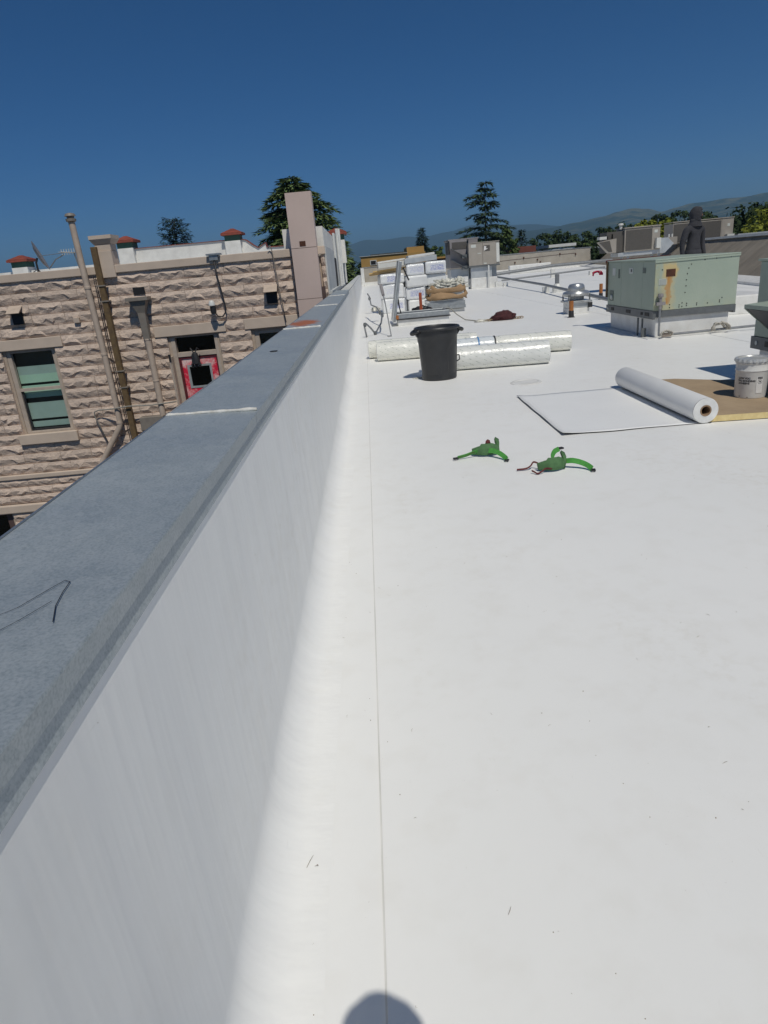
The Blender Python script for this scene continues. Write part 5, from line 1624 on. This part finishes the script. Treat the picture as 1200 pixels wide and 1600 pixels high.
def make_body(spec, edges, fingers, sub=2):
    import itertools
    bm = bmesh.new()
    parts = [(spec, edges, sub)] + [(f, [(i, i + 1) for i in range(len(f) - 1)], 1) for f in fingers]
    for sp, ed, sb in parts:
        me = bpy.data.meshes.new('tmp')
        me.from_pydata([v[:3] for v in sp], ed, [])
        o = bpy.data.objects.new('tmp', me)
        COL.objects.link(o)
        md = o.modifiers.new('skin', 'SKIN')
        b2 = bmesh.new(); b2.from_mesh(me)
        lay_ = b2.verts.layers.skin.verify()
        b2.verts.ensure_lookup_table()
        for i, v in enumerate(sp):
            b2.verts[i][lay_].radius = (v[3], v[4] if len(v) > 4 else v[3])
            b2.verts[i][lay_].use_root = (i == 0)
        b2.to_mesh(me); b2.free()
        ss = o.modifiers.new('sub', 'SUBSURF'); ss.levels = sb; ss.render_levels = sb
        dg = bpy.context.evaluated_depsgraph_get()
        res = bpy.data.meshes.new_from_object(o.evaluated_get(dg))
        bm.from_mesh(res)
        bpy.data.objects.remove(o); bpy.data.meshes.remove(res)
    me = bpy.data.meshes.new('body')
    bm.to_mesh(me); bm.free()
    me.polygons.foreach_set('use_smooth', [True] * len(me.polygons))
    return me

def person(label, loc, rz, arms, height=1.78, hood_yaw=0.0, cap=False, head_off=(0, 0, 0)):
    """local: facing -Y. arms: list of 2 joint lists (shoulder, elbow, wrist, knuckle) for x<0 and x>0"""
    t = thing('person', label, 'person', loc, rz)
    k = height / 1.78
    sp = [(0, 0, .95, .155, .115), (0, 0, 1.10, .150, .105), (0, -.01, 1.26, .175, .115), (0, 0, 1.40, .165, .10), (0, 0, 1.47, .075, .075), (0, -.015, 1.54, .06, .065),
          (-.10, 0, .88, .095, .10), (-.11, -.01, .50, .065, .07), (-.12, .03, .11, .045, .05), (-.125, -.10, .045, .045, .035),
          (.10, 0, .88, .095, .10), (.11, -.01, .50, .065, .07), (.12, .03, .11, .045, .05), (.125, -.10, .045, .045, .035)]
    ed = [(0, 1), (1, 2), (2, 3), (3, 4), (4, 5), (0, 6), (6, 7), (7, 8), (8, 9), (0, 10), (10, 11), (11, 12), (12, 13)]
    fingers = []
    for a in arms:
        b0 = len(sp)
        for j, (p, r_) in enumerate(zip(a, ((.078, .078), (.058, .058), (.040, .040), (.036, .02)))):
            sp.append((*p, *r_))
        ed += [(3, b0), (b0, b0 + 1), (b0 + 1, b0 + 2), (b0 + 2, b0 + 3)]
        wv, kv = Vector(a[2]), Vector(a[3])
        d = (kv - wv).normalized()
        side = d.cross(Vector((0, 1, 0)))
        side = side.normalized() if side.length > .1 else Vector((1, 0, 0))
        curl = d.cross(side).normalized() * a[4]
        for f_ in range(4):
            o_ = side * (.030 - .020 * f_)
            L = (.068, .078, .072, .056)[f_]
            p0 = kv + o_ - d * .015
            fingers.append([(*p0, .0095), (*(p0 + d * L * .5 + curl * .008), .009), (*(p0 + d * L * .8 + curl * .03), .008), (*(p0 + d * L * .9 + curl * .05), .007)])
        p0 = wv.lerp(kv, .35) + side * .025
        fingers.append([(*p0, .012), (*(p0 + side * .028 + d * .02 + curl * .015), .0105), (*(p0 + side * .034 + d * .05 + curl * .03), .009)])
    me = make_body(sp, ed, fingers)
    for m_ in ('hoodie', 'trouser', 'skin', 'boot'):
        me.materials.append(M[m_])
    hands = [Vector(a[3]) for a in arms]
    wr = [Vector(a[2]) for a in arms]
    for p in me.polygons:
        c = p.center
        i = 0
        if c.z < .9: i = 1
        if c.z < .13: i = 3
        for h_, w_ in zip(hands, wr):
            d = (h_ - w_).normalized()
            if (c - w_).dot(d) > -.01 and (c - h_).length < .2: i = 2
        if c.z > 1.51 and abs(c.x) < .1: i = 2
        p.material_index = i
    o = ob('body', me, t); o.scale = (k, k, k)
    # hem of the sweatshirt, clear of the hips
    MB().lathe([(.178, .84), (.186, .86), (.182, .94), (.165, .98)], 28, (0, 0, 0), Matrix.Diagonal((1.05, .80, 1))).build('sweatshirt_hem', M['hoodie'], t, smooth=True).scale = (k, k, k)
    # head with face
    hx, hy, hz = head_off
    bm = bmesh.new()
    bmesh.ops.create_uvsphere(bm, u_segments=28, v_segments=20, radius=1)
    for v in bm.verts:
        x, y, z = v.co
        jaw = 1 - .22 * max(0, -z) - .10 * max(0, -z) ** 2
        nx, ny, nz = x * .076 * jaw, y * .098 * (jaw if y > 0 else 1 - .08 * max(0, -z)), z * .118
        if y < -.6:
            ny -= .030 * max(0, 1 - abs(x) / .18) * max(0, 1 - abs(z + .12) / .26)      # nose
            ny += .010 * max(0, 1 - abs(abs(x) - .34) / .16) * max(0, 1 - abs(z - .10) / .16)  # eye sockets
            ny -= .008 * max(0, 1 - abs(x) / .3) * max(0, 1 - abs(z + .48) / .1)         # lips
            ny -= .006 * max(0, 1 - abs(x) / .3) * max(0, 1 - abs(z + .85) / .2)         # chin
        v.co = (nx, ny, nz)
    hd_ = bm_obj(bm, 'head', M['skin'], t, loc=(hx * k, (-.035 + hy) * k, (1.655 + hz) * k))
    hd_.rotation_euler = (0, 0, hood_yaw); hd_.scale = (k, k, k)
    for sx in (-1, 1):
        e_ = bm_obj(rough_blob(None, .012, .008, .007, 0, 1, 2, 0, False), 'eye', M['dark'], hd_, loc=(sx * .030, -.083, .012))
        bm_obj(rough_blob(None, .010, .022, .032, .1, 2, 2, 1, False), 'ear', M['skin'], hd_, loc=(sx * .073, .012, -.005))
    MB().box(-.022, .022, -.094, -.088, -.060, -.055).build('mouth', M['maroon'], hd_)
    # hood: open shell round the head, drawn to the shoulders
    bm = bmesh.new()
    bmesh.ops.create_uvsphere(bm, u_segments=32, v_segments=24, radius=1)
    dele = []
    for f in bm.faces:
        c = f.calc_center_median()
        if c.y < -.62 and -.72 < c.z < .52 and abs(c.x) < .58:
            dele.append(f)
    bmesh.ops.delete(bm, geom=dele, context='FACES')
    for v in bm.verts:
        x, y, z = v.co
        r_ = 1 + .04 * noise.noise(v.co * 3)
        wid = 1.0 + (.35 * max(0, -z - .35))
        v.co = (x * .108 * wid * r_, (y * .132 - (.012 if y < -.4 else 0)) * r_, z * .155 * r_ - (.02 if z < -.4 else 0))
    hood_ = bm_obj(bm, 'hood', M['hoodie'], hd_, loc=(0, .012, .004))
    sm = hood_.modifiers.new('s', 'SOLIDIFY'); sm.thickness = .010
    cl_ = MB().lathe([(.150, 1.43), (.142, 1.465), (.122, 1.50), (.112, 1.54), (.118, 1.575), (.105, 1.57)], 28, (0, -.012, 0), Matrix.Diagonal((1.0, .92, 1)), False)
    cl_.build('hood_collar', M['hoodie'], t, smooth='all').scale = (k, k, k)
    if cap:
        MB().prism([(-.07, .05), (.07, .05), (.055, .055), (-.055, .055)], 1, -.19, -.09).build('hood_peak', M['hoodie'], hd_)
    return t
# worker behind the green unit: arms hanging, head turned to the right of the photo
person('person in a dark charcoal hooded sweatshirt standing behind the green unit', (7.0, 15.05, .40), R(22),
       [[(-.21, .0, 1.38), (-.285, .03, 1.10), (-.30, -.02, .84), (-.30, -.05, .76), .6], [(.21, .0, 1.38), (.275, .03, 1.10), (.29, -.04, .84), (.285, -.07, .76), .6]], 1.80, R(38))
tag(MB().box(6.5, 8.6, 14.62, 15.9, -.003, .398).build('roof_curb', M['white'], bevel=.03), 'low white membrane covered platform under the hooded person', 'platform')

# photographer: stands behind the lens, seen in the photo only by the shadow of the head
PH = (.20, -.115, 0)
person('person holding a phone whose head shadow falls at the bottom of the photo', PH, R(180),
       [[(-.20, .0, 1.38), (-.27, .06, 1.10), (.08, .0, 1.34), (.15, -.02, 1.41), .2], [(.20, .0, 1.38), (.33, .06, 1.10), (.31, .0, 1.34), (.24, -.02, 1.41), -.2]], 1.785, 0, False, (0, .03, .0))
ph = MB().box(-.036, .036, -.142, .010, .006, .014).build('phone', M['black'], bevel=.003)
ph.matrix_world = cam.matrix_world.copy()
tag(ph, 'black phone held up by the person casting the head shadow', 'phone')

# ------------------------------------------------------------------ trees
def conifer_mesh(h, r, t0, nb, seed, droop=.25, rise=.15, leaf=.34, dens=7, taper=.75, gap=0.0, lo=.6, flat=.25, trunk_r=.3, top=.05, xmax=99, whorl=0):
    rs = random.Random(seed)
    lf = MB(); tr = MB()
    tr.tube([(0, 0, 0), (.1, 0, h * .35), (-.05, .05, h * .7), (0, 0, h * .98)], [trunk_r, trunk_r * .75, trunk_r * .4, .03], 8)
    az = rs.random() * 6
    for i in range(nb):
        t = t0 + (1 - t0) * ((i + rs.random()) / nb)
        if gap and rs.random() < gap: continue
        if whorl:
            t = t0 + (1 - t0) * (round((t - t0) / (1 - t0) * whorl) + rs.uniform(-.22, .22)) / whorl
            t = min(t, .995)
        z = h * t
        k = (1 - t) / (1 - t0)
        az += 2.4 + rs.uniform(-.5, .5)
        L = r * (top + (1 - top) * k ** taper) * rs.uniform(lo, 1.15) * min(1.08, 1 + .75 * noise.noise(Vector((math.cos(az) * 1.3, math.sin(az) * 1.3, t * 5 + seed))))
        ca, sa = math.cos(az), math.sin(az)
        if ca > 0: L = min(L, xmax / max(ca, .05))
        def sp(s):
            return Vector((ca * L * s, sa * L * s, z + rise * L * s - droop * L * s * s))
        if L > .8:
            tr.tube([sp(0), sp(.5), sp(.95)], [.05 * trunk_r / .3 + .02, .04, .01], 4, False)
        n = max(4, int(L * dens))
        for q in range(n):
            s = .15 + .88 * (q + rs.random()) / n
            p = sp(s)
            wid = L * .30 * (1.05 - s) + .12
            for _ in range(3):
                o = Vector((-sa, ca, 0)) * rs.uniform(-wid, wid) + Vector((0, 0, rs.uniform(-.12, .10) * flat * 4))
                d = (Vector((ca, sa, 0)) * rs.uniform(.3, 1) + Vector((-sa, ca, 0)) * (1 if o.dot(Vector((-sa, ca, 0))) > 0 else -1) * rs.uniform(.2, .8) + Vector((0, 0, rs.uniform(-.55, .15)))).normalized()
                sd_ = d.cross(Vector((rs.uniform(-.4, .4), rs.uniform(-.4, .4), 1))).normalized()
                l = leaf * rs.uniform(.6, 1.35)
                c = p + o
                lf.add([c - sd_ * l * .10, c + d * l * .45 - sd_ * l * .15, c + d * l, c + d * l * .45 + sd_ * l * .15], [(0, 1, 2, 3)])
    return lf, tr

def clump_mesh(rx, ry, rz, nclump, per, leaf, seed, hollow=.55):
    rs = random.Random(seed)
    lf = MB()
    for _ in range(nclump):
        while True:
            p = Vector((rs.uniform(-1, 1), rs.uniform(-1, 1), rs.uniform(-.8, 1)))
            if hollow < p.length < 1: break
        c = Vector((p.x * rx, p.y * ry, p.z * rz))
        cr = min(rx, rz) * rs.uniform(.16, .34)
        for _ in range(per):
            d = Vector((rs.gauss(0, 1), rs.gauss(0, 1), rs.gauss(0, 1))).normalized()
            q = c + Vector((d.x, d.y, d.z * .8)) * cr * rs.uniform(.4, 1)
            nrm = (d + Vector((rs.uniform(-.6, .6), rs.uniform(-.6, .6), rs.uniform(-.2, .8)))).normalized()
            a = nrm.orthogonal().normalized(); b_ = nrm.cross(a)
            l = leaf * rs.uniform(.6, 1.3)
            ang = rs.random() * 6
            a, b_ = a * math.cos(ang) + b_ * math.sin(ang), b_ * math.cos(ang) - a * math.sin(ang)
            lf.add([q - a * l, q - b_ * l * .55, q + a * l, q + b_ * l * .55], [(0, 1, 2, 3)])
    return lf

def plant_conifer(name, label, x, y, ztop, cat='tree', matn='cedar', group=None, **k):
    h = ztop + 8
    t = thing(name, label, cat, (x, y, -8), group=group)
    lf, tr = conifer_mesh(h, **k)
    lf.build('crown', M[matn], t, fix=False)
    tr.build('trunk', M['bark'], t, smooth='all', fix=False)
    return t
plant_conifer('cedar_tree', 'broad dark cedar rising behind the tall chimney', -5.3, 60, 9.0, matn='cedar', r=8.2, t0=.42, nb=300, seed=5, droop=.38, rise=.24, leaf=.58, dens=13, taper=.85, flat=.16, trunk_r=.4, top=.10, lo=.45, xmax=3.9, whorl=17)
plant_conifer('pine_tree', 'small pine standing alone above the white parapet at the left', -25.6, 100, 10.2, matn='pine', r=2.9, t0=.62, nb=75, seed=15, droop=.05, rise=.35, leaf=.5, dens=11, taper=.5, flat=.4, trunk_r=.3, top=.3)
plant_conifer('deodar_tree', 'tall sparse deodar with open branches behind the tan rooftop unit', 19.0, 110, 12.2, matn='deodar', r=4.6, t0=.34, nb=100, seed=29, droop=.34, rise=.25, leaf=.75, dens=12, taper=.45, gap=.28, lo=.25, flat=.35, whorl=15, trunk_r=.33, top=.28)
plant_conifer('conifer_tree', 'small pointed conifer behind the ochre building', 11.6, 140, 8.2, matn='pine', r=3.2, t0=.45, nb=110, seed=33, droop=.45, rise=.0, leaf=.7, dens=9, taper=.8, gap=.0, flat=.6, trunk_r=.25, top=.03)

def broadleaf(name, label, x, y, ztop, rx, rz, matn, seed, nclump=70, per=34, leaf=.3, group=None):
    t = thing(name, label, 'tree', (x, y, -8), group=group)
    lf = clump_mesh(rx, rx, rz, nclump, per, leaf, seed)
    lf.build('crown', M[matn], t, fix=False, loc=(0, 0, ztop + 8 - rz))
    tr = MB().tube([(0, 0, 0), (.1, 0, (ztop + 8 - rz) * .6), (0, 0, ztop + 8 - rz * .7)], [.35, .28, .1], 7)
    rs = random.Random(seed)
    for _ in range(4):
        a = rs.random() * 6.28
        tr.tube([(0, 0, (ztop + 8 - rz) * .75), (rx * .5 * math.cos(a), rx * .5 * math.sin(a), ztop + 8 - rz)], [.15, .05], 5)
    tr.build('trunk', M['bark'], t, fix=False)
    return t
G_ = 'trees along the far horizon'
broadleaf('broadleaf_tree', 'bright yellow green tree behind the tan condenser', 24.4, 60, 3.75, 1.9, 2.2, 'lime', 41, 80, 40, .17)
broadleaf('broadleaf_tree', 'dark tree left of the bright yellow green tree', 22.6, 66, 3.1, 1.5, 2.0, 'oak', 48, 50, 34, .2, G_)
broadleaf('broadleaf_tree', 'yellow green tree at the right edge behind the parapet', 39.5, 68, 3.9, 3.0, 3.0, 'lime', 42, 90, 40, .2)
broadleaf('broadleaf_tree', 'large dark tree at the right edge behind the yellow green one', 42.5, 76, 4.9, 4.2, 4.2, 'oak', 43, 120, 40, .3, G_)
broadleaf('broadleaf_tree', 'dark bushy tree right of the long condenser', 38.6, 80, 3.9, 2.6, 3.0, 'oak', 44, 80, 36, .3, G_)
broadleaf('broadleaf_tree', 'dark low tree just above the condenser behind the person', 33.5, 85, 3.6, 2.6, 3.0, 'oak', 47, 70, 36, .3, G_)
broadleaf('broadleaf_tree', 'dark small tree between the yellow green tree and the person', 30.2, 80, 3.4, 1.6, 2.2, 'oak', 49, 60, 34, .25, G_)
broadleaf('broadleaf_tree', 'mid green tree right of the tall deodar', 24.4, 122, 6.0, 2.3, 3.6, 'mid', 51, 80, 36, .33, G_)
plant_conifer('conifer_tree', 'dark pointed conifer left of the far white building', 33.4, 150, 6.6, matn='oak', r=3.6, t0=.35, nb=70, seed=61, droop=.3, rise=.1, leaf=.9, dens=4, taper=.8, trunk_r=.25, top=.05, group=G_)
rs = random.Random(5)
row = [(41.5, 165, 5.6, 4.2), (47, 170, 5.7, 4.4), (53, 172, 6.0, 4.6), (59, 175, 6.0, 4.5), (65, 178, 6.3, 4.6), (70, 178, 7.2, 4.8), (76, 182, 8.0, 5.0), (30.5, 168, 4.8, 3.6), (26, 165, 4.4, 3.2), (82, 186, 8.6, 5.2)]
names_ = ['third', 'fourth', 'fifth', 'sixth', 'seventh', 'eighth', 'ninth', 'second', 'first', 'last']
protos = [clump_mesh(1, 1, 1, 80, 34, .085, 80 + q).mesh('crown', M['oak'], False, False) for q in range(3)]
for i, (x, y, zt, r_) in enumerate(row):
    t = thing('broadleaf_tree', 'dark far tree on the skyline, %s counting right from the tall deodar' % names_[i], 'tree', (x, y, -8), rs.random() * 6, G_)
    c = ob('crown', protos[i % 3], t, loc=(0, 0, zt + 8 - r_ * .9)); c.scale = (r_, r_, r_ * .9)
    MB().tube([(0, 0, 0), (0, 0, zt + 8 - r_)], [.4, .15], 6).build('trunk', M['bark'], t, fix=False)
broadleaf('broadleaf_tree', 'small light green tree right of the far white building', 44.3, 140, 2.9, 1.5, 2.0, 'mid', 55, 60, 30, .25, G_)
broadleaf('broadleaf_tree', 'low light green bush tree between the far red and white buildings', 33.0, 135, 2.2, 1.4, 1.5, 'lime', 56, 50, 30, .25, G_)
broadleaf('broadleaf_tree', 'low green tree between the ochre building and the tan unit', 14.2, 150, 4.9, 3.0, 2.4, 'mid', 57, 70, 30, .35, G_)
broadleaf('broadleaf_tree', 'broad leafy tree low in front of the cedar at the left', -8.6, 52, 3.6, 1.5, 2.4, 'mid', 58, 60, 34, .2)
broadleaf('broadleaf_tree', 'dark tree low at the far left end of the ochre building', -2.6, 150, 3.8, 3.2, 3.2, 'oak', 59, 70, 32, .3, G_)

# ------------------------------------------------------------------ far buildings
def far_building(name, label, boxes, roof=None, windows=(), base=-8):
    x0 = min(b_[0] for b_ in boxes); y0 = min(b_[2] for b_ in boxes)
    t = thing(name, label, 'building', (x0, y0, base))
    for (a, c, d, e, z1, m_) in boxes:
        B(MB().box(a, c, d, e, base, z1), 'wall', M[m_], t)
    if roof:
        for (a, c, d, e, z0, z1, m_) in roof:
            B(MB().box(a, c, d, e, z0, z1), 'roof', M[m_], t)
    for (a, c, y, z0, z1) in windows:
        wn = B(MB().box(a, c, y - .08, y - .002, z0, z1), 'window', M['offwhite'], t)
        mb = MB().box(a + .12, c - .12, y - .1, y - .081, z0 + .1, z1 - .1)
        mb.v = [tuple(Vector(v) - t.location) for v in mb.v]
        mb.build('pane', M['dark'], wn)
    return t
far_building('ochre_building', 'long ochre stucco building beyond the far left corner of the roof', [(-.5, 10.4, 120, 132, 3.55, 'ochre'), (7.4, 10.3, 121, 130, 4.45, 'ochre')],
             [(1.2, 7.3, 122, 130, 3.56, 3.85, 'roofdark'), (-.7, 7.38, 119.8, 132, 3.56, 3.62, 'offwhite')], [(1.0, 2.1, 120, 2.1, 2.9)])
far_building('red_building', 'low building with dull red roof left of the far white building', [(26.8, 31.2, 130, 140, 1.9, 'offwhite')], [(26.5, 31.4, 129.6, 140.4, 1.95, 3.0, 'roofred')], [(27.5, 29, 130, .6, 1.6)])
far_building('white_building', 'low white building with dark window band before the far trees', [(34.0, 38.6, 130, 140, 2.15, 'offwhite')], [(33.8, 38.8, 129.7, 140.3, 2.35, 2.85, 'offwhite')], [(34.5, 36, 130, 1.2, 2.0), (36.4, 38.2, 130, 1.2, 2.0)])
far_building('brick_red_building', 'red brown building strip behind the insulation stack', [(11.4, 19.5, 128, 138, 2.2, 'roofred')], [(11.2, 19.7, 127.6, 138.3, 2.25, 2.55, 'ochre')], [(12.5, 14.0, 128, 1.2, 2.0)])
far_building('grey_flat_building', 'low grey flat roofed building between the red roof and the parapet', [(31.8, 50, 118, 128, 1.55, 'concrete')], [(31.6, 50.2, 117.6, 128.3, 1.6, 1.85, 'galv_light')])

# ------------------------------------------------------------------ haze
hz = MB().box(-16000, 16000, -4000, 17000, -9, 620).build('haze', None)
hz['kind'] = 'stuff'
hm = bpy.data.materials.new('pale_haze')
hm.use_nodes = True
nt = hm.node_tree
nt.nodes.remove(nt.nodes['Principled BSDF'])
pv = nt.nodes.new('ShaderNodeVolumePrincipled')
pv.inputs['Color'].default_value = (.42, .74, 1.0, 1)
pv.inputs['Density'].default_value = 1.25e-4
pv.inputs['Anisotropy'].default_value = .2
nt.links.new(pv.outputs[0], nt.nodes['Material Output'].inputs['Volume'])
hz.data.materials.append(hm)
